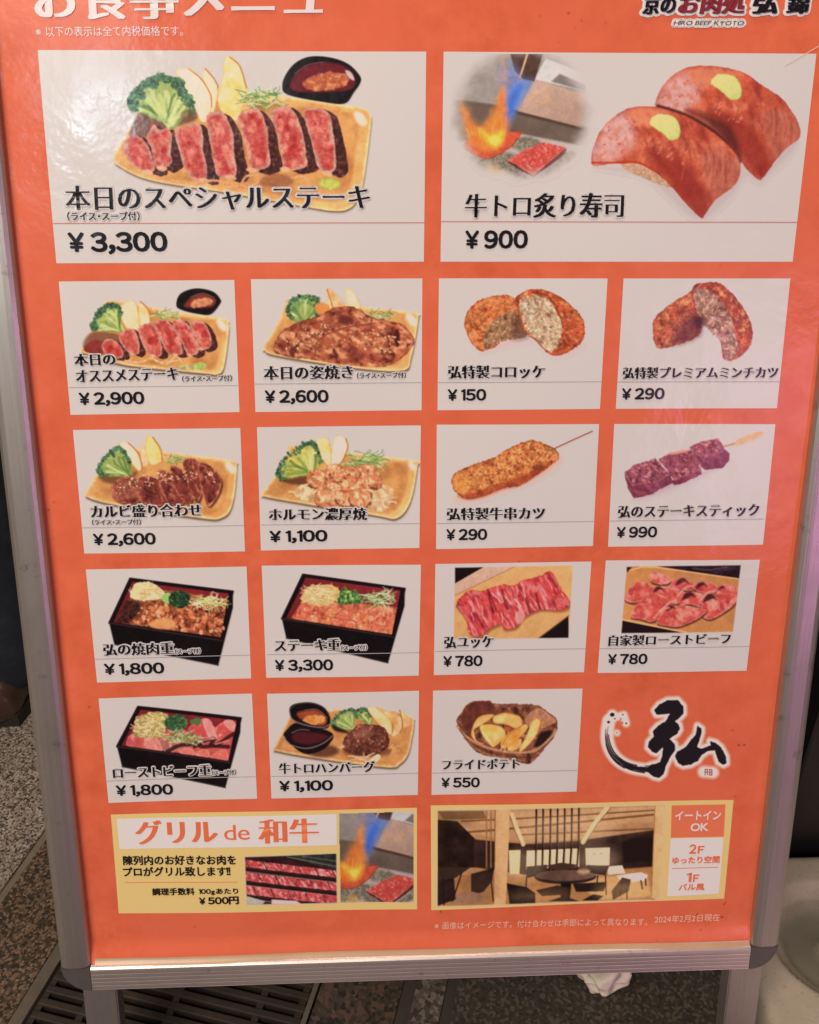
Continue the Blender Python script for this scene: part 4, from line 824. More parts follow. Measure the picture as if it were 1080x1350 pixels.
GL = {}
def outline(ch, offset):
    """triangles of one character, and the length of its contour"""
    k = (ch, offset)
    if k not in GL:
        cu = bpy.data.curves.new('lettering', 'FONT'); cu.body = ch; cu.offset = offset; cu.resolution_u = 3; cu.fill_mode = 'FRONT'
        o = bpy.data.objects.new('lettering', cu); COL.objects.link(o)
        dg = bpy.context.evaluated_depsgraph_get(); me = o.evaluated_get(dg).to_mesh(); me.calc_loop_triangles()
        v = np.empty(len(me.vertices)*3); me.vertices.foreach_get('co', v); t = np.empty(len(me.loop_triangles)*3, np.int32); me.loop_triangles.foreach_get('vertices', t)
        v = v.reshape(-1, 3)[:, :2].copy(); t = t.reshape(-1, 3).copy()
        o.evaluated_get(dg).to_mesh_clear(); bpy.data.objects.remove(o); bpy.data.curves.remove(cu)
        area = per = 0.0
        if len(t):
            e = v[t]; area = np.abs(np.cross(e[:, 1]-e[:, 0], e[:, 2]-e[:, 0])).sum()/2
            cnt = {}
            for tri in t:
                for i in range(3):
                    q = tuple(sorted((tri[i], tri[(i+1) % 3]))); cnt[q] = cnt.get(q, 0)+1
            per = sum(np.hypot(*(v[i]-v[j])) for (i, j), n in cnt.items() if n == 1)
        GL[k] = (v, t, area, per)
    return GL[k]
def strokes(qs):
    V = []; F = []
    for (x0, y0, x1, y1, w_) in qs:
        d = math.hypot(x1-x0, y1-y0); nx, ny = -(y1-y0)/d*w_/2, (x1-x0)/d*w_/2; k = len(V)
        V += [(x0+nx, y0+ny), (x0-nx, y0-ny), (x1-nx, y1-ny), (x1+nx, y1+ny)]; F += [(k, k+1, k+2), (k, k+2, k+3)]
    return np.array(V), np.array(F, np.int32), 1.0, 1.0
for ch_, q_ in ((0xff11, [(.26, 0, .26, .733, .075), (.10, .615, .27, .70, .06)]), (0xffe5, [(.03, .73, .26, .36, .062), (.49, .73, .26, .36, .062), (.26, .38, .26, 0, .068), (.06, .315, .46, .315, .045), (.06, .165, .46, .165, .045)])):
    GL[(chr(ch_), 0)] = strokes(q_)
def glyph(ch, offset):
    if (ch, 0) in GL and len(GL[(ch, 0)][0]) <= 20 and GL[(ch, 0)][2] == 1.0: return GL[(ch, 0)][:2]
    v, t, area, per = outline(ch, offset)
    if offset:
        v0, t0, a0, p0 = outline(ch, 0)
        if abs(area-(a0+offset*p0)) > .045*a0: return v0, t0          # the thinned outline folded over itself: keep the plain one
    return v, t
WIDE = {c: chr(ord(c)+0xfee0) for c in '0123456789F!'}; WIDE['¥'] = chr(0xffe5); WIDE[','] = chr(0xff0c); WIDE['('] = chr(0xff08); WIDE[')'] = chr(0xff09)
def line_of(body, offset, pack):
    V = []; F = []; n = 0; x = 0.0
    for ch in body:
        if ch == ' ': x += .20 if pack else .3; continue
        c = WIDE.get(ch, ch) if pack is not None else ch
        v, t = glyph(c, offset)
        if not len(t): x += .5; continue
        w0, w1 = v[:, 0].min(), v[:, 0].max()
        if pack or (pack is not None and ch in '0123456789F!') or ord(c) < 0x2000: dx = x-w0; adv = w1-w0+(.085 if pack else .07)
        else: dx = x; adv = 1.0
        if ch in '(' and not pack: dx = x-.5; adv = .5
        if ch in ')' and not pack: adv = .5
        if pack is not None and ch == chr(0x30fb): dx = x-.25; adv = .5
        V.append(v+np.array([dx, 0])); F.append(t+n); n += len(v); x += adv
    return np.concatenate(V), np.concatenate(F)
# outline offset, horizontal brush width (em), copies, roundness (em), packed digits
STYLE = {'mincho': (-.012, .108, 9, 0, False), 'heavy': (-.014, .084, 8, 0, False), 'small': (0, .045, 4, 0, False), 'gothic': (0, 0, 1, .036, True), 'round': (0, 0, 1, .026, False),
         'light': (0, 0, 1, 0, None), 'note': (0, .03, 3, 0, False), 'display': (-.010, .105, 9, 0, False), 'brush': (0, .09, 7, .01, False)}
LH = 2.8e-5
def text(name, parent, body, a, b, hgt, mat, style='mincho', cap=False, layer=.00050, halo=0, halo_mat=None, shear=0):
    """lettering whose inked box stands on the layout line a -> b and is hgt tall (cap: hgt is the digit height)"""
    off, sm, n, rd, pack = STYLE[style]; v, t = line_of(body, off, pack)
    shifts = [(dx, 0) for dx in np.linspace(-sm/2, sm/2, n)] if n > 1 else [(0, 0)]
    if rd:
        shifts = shifts+[(dx+rd*math.cos(i*math.pi/5), rd*math.sin(i*math.pi/5)) for dx, _ in (shifts[::3] if n > 1 else shifts) for i in range(10)]
    x0, x1 = v[:, 0].min()-sm/2-rd, v[:, 0].max()+sm/2+rd
    if cap:
        d, _ = glyph(WIDE['0'], off); y0, y1 = d[:, 1].min()-rd, d[:, 1].max()+rd
    else: y0, y1 = v[:, 1].min()-rd, v[:, 1].max()+rd
    a = np.array(a, float); b = np.array(b, float); up = up_dir(*((a+b)/2))
    def place(sh):
        fy = (v[:, 1]+sh[1]-y0)/(y1-y0)
        return a+((v[:, 0]+sh[0]-x0)/(x1-x0))[:, None]*(b-a)+fy[:, None]*hgt*up+(fy*shear*hgt)[:, None]*(b-a)/np.linalg.norm(b-a)
    def build(nm, copies, m, par):
        V = []; F = []
        for k, (q, h) in enumerate(copies): V.append(lay(q[:, 0], q[:, 1], h)); F.append(t+k*len(v))
        return obj(nm, np.concatenate(V), np.concatenate(F), m, par)
    o = build(name, [(place(sh), layer+k*LH) for k, sh in enumerate(shifts)], mat, parent)
    if halo:
        cp = []; k = 0
        for dx in (shifts[0], shifts[n-1], shifts[n//2]):
            for i in range(12):
                an = i*math.pi/6; cp.append((place(dx)+np.array([halo*math.cos(an), halo*math.sin(an)]), layer-.00042+(k % 11)*LH)); k += 1
        V = []; F = []
        for k, (q, h) in enumerate(cp): V.append(lay(q[:, 0], q[:, 1], h)); F.append(t+k*len(v))
        return o, (np.concatenate(V), np.concatenate(F))
    return o, None
def picture(name, parent, key, h=.0002, label=None):
    p = PICTURES[key](); p.blur(1)
    if key != 'brush_mark':      # grain of the printed photograph
        g = np.clip((p.a-.5)*3, 0, 1)
        m = p.c.mean(-1, keepdims=True); q = m+(p.c-m)*.96; q = (q-150)*1.09+147; p.c = p.c+(q-p.c)*g[..., None]
        p.c = np.clip(p.c*(1+g*(.045*fbm(p.X, p.Y, 1.8, 3)+.05*fbm(p.X, p.Y, 5.5, 8)))[..., None]*(1+g[..., None]*.025*np.stack([fbm(p.X, p.Y, 3, 21), fbm(p.X, p.Y, 3, 22), fbm(p.X, p.Y, 3, 23)], -1)), 0, 255)
    ny, nx = p.a.shape; P = lay(p.X.ravel(), p.Y.ravel(), h)
    F = grid_faces(nx, ny); al = p.a.ravel(); keep = al[F].max(1) > .03; F = F[keep]
    used = np.zeros(nx*ny, bool); used[F.ravel()] = True; idx = np.cumsum(used)-1; F = idx[F]; P = P[used]
    o = obj(name, P, F, MAT['picture'], parent)
    at = o.data.color_attributes.new('ink', 'FLOAT_COLOR', 'POINT'); c = np.ones((len(P), 4), np.float32); c[:, :3] = ink(p.c.reshape(-1, 3)[used]); at.data.foreach_set('color', c.ravel())
    if label: o['label'] = label
    return o
def strip(name, parent, a, b, wd, mat, h=.0003):
    a = np.array(a, float); b = np.array(b, float); d = (b-a)/np.linalg.norm(b-a); nn = np.array([-d[1], d[0]])*wd/2
    return quad(name, [a-nn, b-nn, b+nn, a+nn], h, mat, parent, 24, 2)

MAT = dict(picture=picture_mat(), paper=paper_mat(), card=print_mat('white_card', ink((192, 173, 157))), black=print_mat('black_ink', ink((24, 19, 20))),
           brown=print_mat('red_rule', ink((176, 96, 84))), grey=print_mat('grey_rule', ink((150, 134, 124))), halo=print_mat('pale_halo', ink((222, 196, 176))),
           white=print_mat('white_ink', ink((204, 180, 166))), pale=print_mat('pale_ink', ink((226, 160, 130))), yellow=print_mat('yellow_panel', ink((228, 168, 100))), orange=print_mat('orange_ink', ink((206, 96, 56))),
           maroon=print_mat('maroon_ink', ink((122, 36, 40))), strip_white=print_mat('title_strip', ink((206, 188, 176))), brand_orange=print_mat('orange_block', ink((218, 100, 64))),
           steel=metal_mat('brushed_aluminium', (.56, .52, .49), .38), dark_plastic=plain_mat('grey_plastic', (.10, .09, .088), .45, .2, 90, .0003))

# ================================================================ the ground
GA = math.radians(-16); ga = (math.cos(GA), math.sin(GA))
def strip_ground(name, u0, u1, mat, z0=-.12, z1=0.0, v0=-3, v1=4):
    bm = bmesh.new(); add_box(bm, u0, u1, v0, v1, z0, z1, GA); o = bm_obj(name, bm, mat); o['kind'] = 'structure'; return o
grey_granite = granite_mat('grey_granite', [(.24, .195, .16), (.05, .042, .036), (.36, .30, .25), (.50, .42, .36), (.10, .082, .07), (.31, .25, .21)], 420, stain=.15)
brown_granite = granite_mat('brown_granite', [(.085, .058, .036), (.26, .15, .10), (.035, .028, .022), (.16, .105, .066), (.06, .052, .033), (.31, .21, .145)], 380, .35)
dark_granite = granite_mat('dark_granite', [(.060, .046, .034), (.15, .085, .062), (.028, .022, .018), (.09, .066, .05)], 230, .45)
mid_granite = granite_mat('mid_granite', [(.13, .10, .078), (.045, .036, .03), (.22, .18, .15), (.08, .064, .052)], 210, .5)
tarmac = granite_mat('road_surface', [(.062, .050, .036), (.032, .026, .02), (.12, .10, .072), (.05, .041, .03)], 330, .6)
joint = plain_mat('joint_filler', (.05, .04, .032), .8, .3, 60)
base = obj('ground', [(-40, -40, -.13), (40, -40, -.13), (40, 40, -.13), (-40, 40, -.13)], [(0, 1, 2, 3)], joint); base['kind'] = 'structure'
strip_ground('granite_pavement', -6, -.455, grey_granite)
strip_ground('pavement_joint', -.4549, -.4451, plain_mat('pale_joint', (.20, .16, .12), .7, .3, 60), z1=-.003)
strip_ground('granite_edging', -.445, -.358, brown_granite)
strip_ground('granite_edging', -.0665, .016, dark_granite)
strip_ground('pavement_joint', .0161, .0299, joint, z1=-.0025)
strip_ground('granite_edging', .030, .060, mid_granite)
strip_ground('pavement_joint', .0601, .0719, joint, z1=-.0025)
strip_ground('road', .072, 6, tarmac)
# drain grate let into the pavement
grate = empty('drain_grate', (0, 0, 0)); tag(grate, 'dark cast iron drain grate with slotted bars under the left leg of the menu stand', 'drain grate')
iron = plain_mat('cast_iron', (.05, .042, .036), .55, .4, 70, .0008, .35, (.07, .05, .035))
edge_m = plain_mat('worn_edge_metal', (.22, .19, .15), .45, .3, 60, .0004, .5)
bm = bmesh.new(); add_box(bm, -.356, -.343, -3, 4, -.05, .002, GA); bm_obj('edge_angle', bm, edge_m, grate)
bm = bmesh.new(); add_box(bm, -.0735, -.0685, -3, 4, -.05, .002, GA); bm_obj('edge_angle', bm, edge_m, grate)
bm = bmesh.new()
for u in (-.339, -.293, -.207, -.121, -.080): add_box(bm, u-.0035, u+.0035, -.9, .9, -.030, -.004, GA)
bm_obj('cross_rib', bm, iron, grate)
bm = bmesh.new(); k = -.9
while k < .9:
    add_box(bm, -.342, -.0745, k-.0040, k+.0040, -.030, -.0025, GA, bevel=.0015); k += .0140
bm_obj('slot_bar', bm, iron, grate)

# ================================================================ the menu stand
stand = empty('menu_stand', (0.0, -.10, 0.0))
tag(stand, 'aluminium A-frame menu stand with an orange poster of beef dishes', 'menu stand')
def rail(name, prof, p0, p1, mat, across, cap=True, parent=None):
    """extrude a profile [(across, height)] along the sheet from p0 to p1 (sheet metres); across = sheet direction of the profile's first axis"""
    n = len(prof); V = []
    for (u, v) in (p0, p1):
        for (a, h) in prof: V.append(sheet_pt(u+across[0]*a, v+across[1]*a, h))
    F = [(i, (i+1) % n, n+(i+1) % n, n+i) for i in range(n)]+[tuple(range(n)), tuple(range(2*n-1, n-1, -1))]
    bm = bmesh.new(); vs = [bm.verts.new(v) for v in V]
    for f in F: bm.faces.new([vs[i] for i in f])
    bmesh.ops.recalc_face_normals(bm, faces=bm.faces)
    o = bm_obj(name, bm, mat, parent or stand)
    return o
XI0, XI1, YI0, YI1, BW = -.0270, .5508, -.0995, .7212, .0255     # inner opening of the snap frame and rail width
smooth_prof = [(0, -.004), (0, .0065), (.0012, .0082), (.004, .0095), (.008, .0102), (.018, .0102), (.0215, .0094), (.0238, .0076), (.0252, .0045), (BW, 0), (BW, -.014), (.004, -.014)]
def ridged():
    p = [(0, -.004), (0, .0068), (.0008, .0086), (.0025, .0098), (.0042, .0100)]
    x = .0052
    while x < .0205:
        p += [(x, .0100), (x+.0012, .0100), (x+.0018, .00990), (x+.0022, .00990), (x+.0026, .0100)]; x += .0038
    return p+[(.0225, .0090), (.0244, .0066), (BW, .001), (BW, -.014), (.004, -.014)]
rail('frame_rail', smooth_prof, (XI0, YI0), (XI0, YI1), MAT['steel'], (-1, 0))
rail('frame_rail', smooth_prof, (XI1, YI0), (XI1, YI1), MAT['steel'], (1, 0))
steel_h = metal_mat('ridged_aluminium', (.80, .71, .67), .40, (1, 60, 60))
rail('frame_rail', ridged(), (XI0+.0008, YI1), (XI1-.0008, YI1), steel_h, (0, 1))
rail('frame_rail', smooth_prof, (XI0, YI0), (XI1, YI0), MAT['steel'], (0, -1))
def corner(cx, cy, sx, sy):
    bm = bmesh.new(); top = []; low = []; ar = [(0, 0)]
    for i in range(13):
        a = i/12*math.pi/2; ar.append((math.cos(a)*BW, math.sin(a)*BW))
    rings = []
    for (sc, h) in ((1.0, -.014), (1.0, .004), (.965, .0075), (.90, .0092)):
        rings.append([bm.verts.new(sheet_pt(cx+sx*x*sc, cy+sy*y*sc, h)) for x, y in ar])
    for a, b in zip(rings, rings[1:]):
        for i in range(len(ar)): bm.faces.new((a[i], a[(i+1) % len(ar)], b[(i+1) % len(ar)], b[i]))
    bm.faces.new(rings[-1]); bm.faces.new(list(reversed(rings[0]))); bmesh.ops.recalc_face_normals(bm, faces=bm.faces)
    return bm_obj('corner_cap', bm, MAT['dark_plastic'], stand)
for cx, sx in ((XI0, -1), (XI1, 1)):
    for cy, sy in ((YI1+.0012, 1), (YI0, -1)): corner(cx, cy, sx, sy)
def leg(u0, u1, h0, h1, v0, v1, name='leg'):
    bm = bmesh.new(); vs = []
    for v in (v0, v1):
        for (u, h) in ((u0, h0), (u1, h0), (u1, h1), (u0, h1)):
            p = sheet_pt(u, v, h); vs.append(bm.verts.new(p))
    for v in vs[4:]: v.co.z = max(v.co.z, 0.0); v.co.z = .0005
    for f in ((0, 1, 2, 3), (7, 6, 5, 4), (0, 4, 5, 1), (1, 5, 6, 2), (2, 6, 7, 3), (3, 7, 4, 0)): bm.faces.new([vs[i] for i in f])
    bmesh.ops.bevel(bm, geom=[e for e in bm.edges], offset=.0012, segments=2, affect='EDGES'); bmesh.ops.recalc_face_normals(bm, faces=bm.faces)
    return bm_obj(name, bm, MAT['steel'], stand)
VG = .8995
leg(-.0438, -.0139, -.0165, -.0365, .55, VG); leg(.5452, .5757, -.0165, -.0365, .55, VG)
# rear half of the A-frame, leaning the other way
hinge = sheet_pt(0, YI0-.02, -.03)
for x0, x1 in ((XI0-.02, XI0+.008), (XI1-.008, XI1+.02)):
    bm = bmesh.new(); a = Vector((ORG[0]+x0, hinge.y+.03, hinge.z)); b = Vector((ORG[0]+x0, hinge.y+.03+hinge.z*math.tan(LEAN), .0005)); dx = Vector((x1-x0, 0, 0)); dy = Vector((0, .02, 0))
    vs = [bm.verts.new(p) for p in (a, a+dx, a+dx+dy, a+dy, b, b+dx, b+dx+dy, b+dy)]
    for f in ((0, 1, 2, 3), (7, 6, 5, 4), (0, 4, 5, 1), (1, 5, 6, 2), (2, 6, 7, 3), (3, 7, 4, 0)): bm.faces.new([vs[i] for i in f])
    bmesh.ops.recalc_face_normals(bm, faces=bm.faces); bm_obj('rear_leg', bm, MAT['steel'], stand)
bm = bmesh.new(); vs = [bm.verts.new(sheet_pt(u, v, h)) for h in (-.0015, -.012) for (u, v) in ((XI0-.01, YI0-.01), (XI1+.01, YI0-.01), (XI1+.01, YI1+.01), (XI0-.01, YI1+.01))]
for f in ((0, 1, 2, 3), (7, 6, 5, 4), (0, 4, 5, 1), (1, 5, 6, 2), (2, 6, 7, 3), (3, 7, 4, 0)): bm.faces.new([vs[i] for i in f])
bmesh.ops.recalc_face_normals(bm, faces=bm.faces); bm_obj('back_board', bm, plain_mat('grey_board', (.12, .12, .12), .6), stand)
# the printed sheet
u, v = np.meshgrid(np.linspace(XI0-.004, XI1+.004, 70), np.concatenate([np.linspace(YI0-.004, .69, 70), np.linspace(.693, YI1+.003, 24)]))
uu, vv = u.ravel(), v.ravel(); z = relief(uu, vv)
poster = obj('poster', ORG+uu[:, None]*BAS[:, 0]+vv[:, None]*BAS[:, 1]-z[:, None]*BAS[:, 2], grid_faces(70, 94), MAT['paper'], stand, True)

uu, tt = np.meshgrid(np.linspace(XI0+.004, XI1-.001, 60), np.linspace(0, 1, 7)); uu = uu.ravel(); tt = tt.ravel(); vv = YI1-.0046*(1-.3*uu/XI1)*(1-tt)+.001*tt; z = relief(uu, vv)+.0006+.003*tt*tt
nt = NT('film_edge_sheen'); nt.l(nt.mix(nt.noise(25, 3), (.50, .30, .17), (.66, .46, .29)), nt.b.inputs['Base Color']); nt.set(Roughness=.4, Coat_Weight=.4, Coat_Roughness=.2)  # sheen along the clear film's lower edge, painted in as pale tan
obj('film_edge', ORG+uu[:, None]*BAS[:, 0]+vv[:, None]*BAS[:, 1]-z[:, None]*BAS[:, 2], grid_faces(60, 7), nt.m, stand, True)
def label(o, s):
    if o is not None: o['label'] = s
    return o
def halo_obj(parent, hs, mat=None, name='text_outline'):
    V = []; F = []; n = 0
    for h in hs:
        if h is None: continue
        V.append(h[0]); F.append(h[1]+n); n += len(h[0])
    if V: return obj(name, np.concatenate(V), np.concatenate(F), mat or MAT['card'], parent)
def card(corners, pic, desc, names, price, rule, note=None, hl=1.6, pics=()):
    c = quad('menu_card', corners, .0001, MAT['card'], stand); c['label'] = desc
    for pk in ([pic] if pic else [])+list(pics): picture('dish_photo', c, pk)
    strip('divider_line', c, rule[0], rule[1], rule[2] if len(rule) > 2 else .9, MAT[rule[3]] if len(rule) > 3 else MAT['grey'], .0003)
    hs = []
    for (s, a, b, h) in names:
        o, q = text('dish_name', c, s, a, b, h, MAT['black'], 'heavy' if h > 25 else 'mincho', halo=hl, layer=.00078); hs.append(q)
    if note:
        o, q = text('serving_note', c, note[0], note[1], note[2], note[3], MAT['black'], 'small', halo=hl*.8, layer=.00078); hs.append(q)
    halo_obj(c, hs)
    s, a, b, h = price
    y0 = a[1]; yen = h*1.0
    text('price', c, s, a, b, h, MAT['black'], 'gothic', cap=True, layer=.00050)
    return c
RS = '(ライス・スープ付)'; SP = '(スープ付)'
card([(50,66),(562,68),(559,345),(75,347)], 'special_steak', 'large menu card with seven sliced steak pieces and a sauce bowl', [('本日のスペシャルステーキ', (88,277), (488.5,275.5), 32)], ('¥ 3,300', (91.5,332.5), (222,331.5), 26.5), ((71,294.5),(560,293.5),1.1,'brown'), (RS, (90,291), (185,290.5), 11.5), 2.6)
card([(585,68),(1076,71),(1045,345),(581,345)], None, 'large menu card with two seared beef sushi and a torch flame', [('牛トロ炙り寿司', (612.5,287), (821.5,286.5), 32)], ('¥ 900', (613,328), (696,327.5), 24.5), ((580,292),(1051,293),1.1,'brown'), None, 2.4, ('flame_round', 'sushi'))
card([(78,371),(309,369),(316,543),(93,547)], 'steak_plate', 'small menu card with six sliced steak pieces and a black sauce cup', [('本日の', (98.8,482), (153,481), 15.5), ('オススメステーキ', (100.8,503.8), (235.8,500), 16)], ('¥ 2,900', (105,534), (191,532.5), 16.8), ((91,510.7),(313.7,508)), (RS, (240.5,503), (306,501.5), 7.5))
card([(331,368),(557,367),(556,541),(337,543)], 'whole_grill', 'menu card with one broad unsliced grilled steak on a plate', [('本日の姿焼き', (348,500), (466,499), 17.5)], ('¥ 2,600', (349.6,531), (433.5,530.5), 17), ((336,506),(556.5,504.5)), (RS, (470.5,499), (535,498), 7.5))
card([(579,367),(801,367),(791,539),(577,541)], 'croquette', 'menu card with a croquette broken in two, white filling', [('弘特製コロッケ', (590.5,499), (718,498), 17)], ('¥ 150', (590,528.5), (641,528), 15.6), ((577,504.5),(793,503)))
card([(822,367),(1042,367),(1024,538),(812,539)], 'mince_cutlet', 'menu card with a fried minced meat cutlet broken open', [('弘特製プレミアムミンチカツ', (820,499), (1024.5,498), 15)], ('¥ 290', (819,526.8), (875.7,526.3), 15.4), ((814,503.4),(1027.6,503)))
card([(96,567),(317,564),(323,727),(111,730)], 'rib_plate', 'menu card with a plate of dark overlapping rib slices', [('カルビ盛り合わせ', (120,682.5), (267,680), 16.5)], ('¥ 2,600', (123.5,719), (206,717.5), 15.8), ((108.5,696),(322,692.5)), (RS, (121.5,692), (186,691), 6.8))
card([(339,563),(555,561),(553,722),(344,726)], 'offal_plate', 'menu card with a plate of round pinkish grilled pieces', [('ホルモン濃厚焼', (354.5,686), (484,685), 16)], ('¥ 1,100', (355.5,715), (432,713.8), 15.6), ((344.5,692),(554,690)))
card([(576,560),(790,559),(782,720),(575,723.5)], 'skewer_cutlet', 'menu card with a breaded cutlet on a thin skewer', [('弘特製牛串カツ', (588.5,685), (718,684), 16)], ('¥ 290', (588,711.8), (642,711.2), 15), ((576,689.7),(783,687.5)))
card([(810,559),(1022,559),(1006,718),(802,721)], 'steak_stick', 'menu card with three purple brown steak cubes on a flat stick', [('弘のステーキスティック', (814,682.5), (999.5,679.5), 15.5)], ('¥ 990', (812.5,709.3), (866,708.3), 14.8), ((803,687),(1007,684)))
card([(113,751),(325,747),(331,895),(128,900)], 'box_grilled', 'menu card with a black lacquer box of grilled meat and dark broccoli', [('弘の焼肉重', (136.7,864), (230,862), 15.5)], ('¥ 1,800', (138,889.5), (217,888), 15), ((125,869),(331,864)), (SP, (231,862.5), (264.5,861.5), 6.8))
card([(345,746),(555,744),(552,890),(351,894)], 'box_steak', 'menu card with a black lacquer box of pale orange steak pieces', [('ステーキ重', (362,858.5), (449,856.5), 15)], ('¥ 3,300', (362.6,884.7), (439.5,883.2), 14.8), ((352,863.4),(552.6,859.5)), (SP, (450,857), (484,856), 6.8))
card([(574,743),(780,740.5),(770,886),(572,889.5)], 'raw_strips', 'menu card with red raw beef strips on a wooden board', [('弘ユッケ', (585,853.5), (650.5,852.5), 15)], ('¥ 780', (584,878.2), (636,877.6), 14.4), ((573,858),(772,855)))
card([(799,739),(1002,738),(985,885),(788,887)], 'roast_slices', 'menu card with folded pink roast beef slices on a board', [('自家製ローストビーフ', (801.5,851), (962.7,848.7), 14)], ('¥ 780', (800.7,875.6), (853,875), 14), ((790.7,855),(988.4,852.7)))
card([(130,921),(332,915),(339,1053),(143,1059)], 'box_roast', 'menu card with a black lacquer box of folded pink roast beef', [('ローストビーフ重', (149.4,1026), (278.6,1022.4), 14)], ('¥ 1,800', (153.4,1049.6), (228.6,1048), 14.2), ((141,1030),(336.8,1024)), (SP, (279.7,1022.5), (311,1021.5), 6.8))
card([(352,915),(552.5,910),(551,1048),(358,1052.5)], 'hamburg', 'menu card with a hamburg steak and two black sauce cups', [('牛トロハンバーグ', (367.7,1019.5), (494.4,1016.5), 14)], ('¥ 1,100', (368.3,1042.8), (439.4,1041.2), 14), ((357.5,1023.5),(551,1019)))
card([(571,910),(768,907.5),(760,1043),(569,1048)], 'fries', 'menu card with a basket of thick potato wedges', [('フライドポテト', (582.4,1014), (684.6,1012), 13)], ('¥ 550', (581.7,1038.2), (632.4,1037.4), 13.3), ((570,1019),(760.6,1015)))
# heading, shop mark, footnote
text('heading', stand, 'お食事メニュー', (46,27), (494,23), 68, MAT['white'], 'display', layer=.00035)
text('tax_note', stand, '※以下の表示は全て内税価格です。', (48,48.5), (242,47.5), 13.5, MAT['white'], 'light', layer=.00035)
hs = []; lets = []
for s_, a, b, h, m, st, hl, sk in (('京の', (846,19), (889,18.5), 25, 'black', 'brush', 4.2, .1), ('お肉処', (892,18.5), (980,18), 27, 'maroon', 'brush', 4.2, .1), ('弘', (989,18.5), (1023,18.5), 27, 'black', 'brush', 4.2, .1), ('錦', (1034,18.5), (1063,18.5), 27, 'black', 'brush', 4.2, .1), ('HIRO BEEF KYOTO', (888,33), (979,33.5), 5.5, 'black', 'light', 3.6, .25)):
    o, q = text('logo_lettering', stand, s_, a, b, h, MAT[m], st, halo=hl, layer=.00078, shear=sk); hs.append(q); lets.append(o)
lg = halo_obj(stand, hs, MAT['halo'], 'shop_logo')
for o in lets: o.parent = lg
label(picture('brush_mark', stand, 'brush_mark', .0002), 'large black brush written character with a pale glow')
text('footnote', stand, '※画像はイメージです。付け合わせは季節によって異なります。', (573,1225), (853,1219.5), 9.5, MAT['pale'], 'light', layer=.00035)
text('footnote', stand, '2024年2月2日現在', (862.7,1216.5), (948,1213), 9.8, MAT['pale'], 'light', layer=.00035)
strip('scratch', stand, (1034,87), (1079,61), 1.1, MAT['pale'], .0005)
# grill banner
gb = quad('grill_banner', [(146,1074.5),(549.8,1065),(550,1199),(156.5,1204.5)], .0001, MAT['yellow'], stand); gb['label'] = 'yellow banner with a white title strip and two meat photos'
quad('title_strip', [(153.6,1080.2),(443.7,1073),(444.3,1114),(157.5,1120)], .0002, MAT['strip_white'], gb, 24, 4)
text('banner_title', gb, 'グリル', (179,1113.5), (288,1111), 31, MAT['orange'], 'display', layer=.00050)
text('banner_title', gb, 'de', (296,1107.5), (329.6,1106.5), 20, MAT['orange'], 'light', layer=.00050)
text('banner_title', gb, '和牛', (341,1111.5), (421,1110), 32, MAT['orange'], 'display', layer=.00050)
text('banner_text', gb, '陳列内のお好きなお肉を', (162.6,1141), (311.7,1139.3), 12.6, MAT['black'], 'round', layer=.00050)
text('banner_text', gb, 'プロがグリル致します!!', (162.6,1156), (304.4,1154), 12.6, MAT['black'], 'round', layer=.00050)
strip('divider_line', gb, (164.6,1163.8), (314,1162.2), .8, MAT['orange'])
text('banner_text', gb, '調理手数料', (201,1180.3), (257,1179.3), 9.6, MAT['black'], 'round', layer=.00050)
text('banner_text', gb, '100gあたり', (262.4,1179.5), (314.6,1178.7), 8.6, MAT['black'], 'round', layer=.00050)
text('banner_text', gb, '¥ 500円', (263,1192.5), (315.4,1191), 10.4, MAT['black'], 'gothic', layer=.00050)
label(picture('banner_photo', gb, 'meat_case'), 'photo of red meat trays in a display case'); label(picture('banner_photo', gb, 'flame_square'), 'photo of a torch flame searing meat')
# seating banner
sb = quad('seating_banner', [(568,1062),(967.5,1055),(954.4,1184),(568.8,1200)], .0001, MAT['yellow'], stand); sb['label'] = 'yellow banner with a photo of a wooden dining room'
label(picture('banner_photo', sb, 'dining_room'), 'photo of a dining room with dark chairs and a round table')
quad('title_strip', [(886,1062.5),(957,1060.8),(954.2,1103),(884.8,1105)], .0002, MAT['brand_orange'], sb, 8, 4)
quad('info_panel', [(884.7,1106),(954,1104),(947.5,1177.4),(879.5,1181.5)], .0002, MAT['strip_white'], sb, 8, 8)
text('banner_title', sb, 'イートイン', (890,1081.5), (950,1080.5), 12, MAT['white'], 'round', layer=.00050)
text('banner_title', sb, 'OK', (910,1096), (933.6,1095.3), 10.6, MAT['white'], 'round', layer=.00050)
text('banner_text', sb, '2', (908,1125.3), (917.6,1125), 12.2, MAT['orange'], 'round', layer=.00050); text('banner_text', sb, 'F', (919.5,1125), (928,1124.7), 10, MAT['orange'], 'round', layer=.00050)
text('banner_text', sb, 'ゆったり空間', (886,1139), (948,1136.9), 9.5, MAT['orange'], 'round', layer=.00050)
strip('divider_line', sb, (886,1145), (947,1142.8), .9, MAT['orange'])
text('banner_text', sb, '1', (904,1162.3), (911,1162), 12, MAT['orange'], 'round', layer=.00050); text('banner_text', sb, 'F', (913,1162), (921,1161.7), 9.6, MAT['orange'], 'round', layer=.00050)
text('banner_text', sb, 'バル風', (894,1173.8), (928,1172.5), 9, MAT['orange'], 'round', layer=.00050)

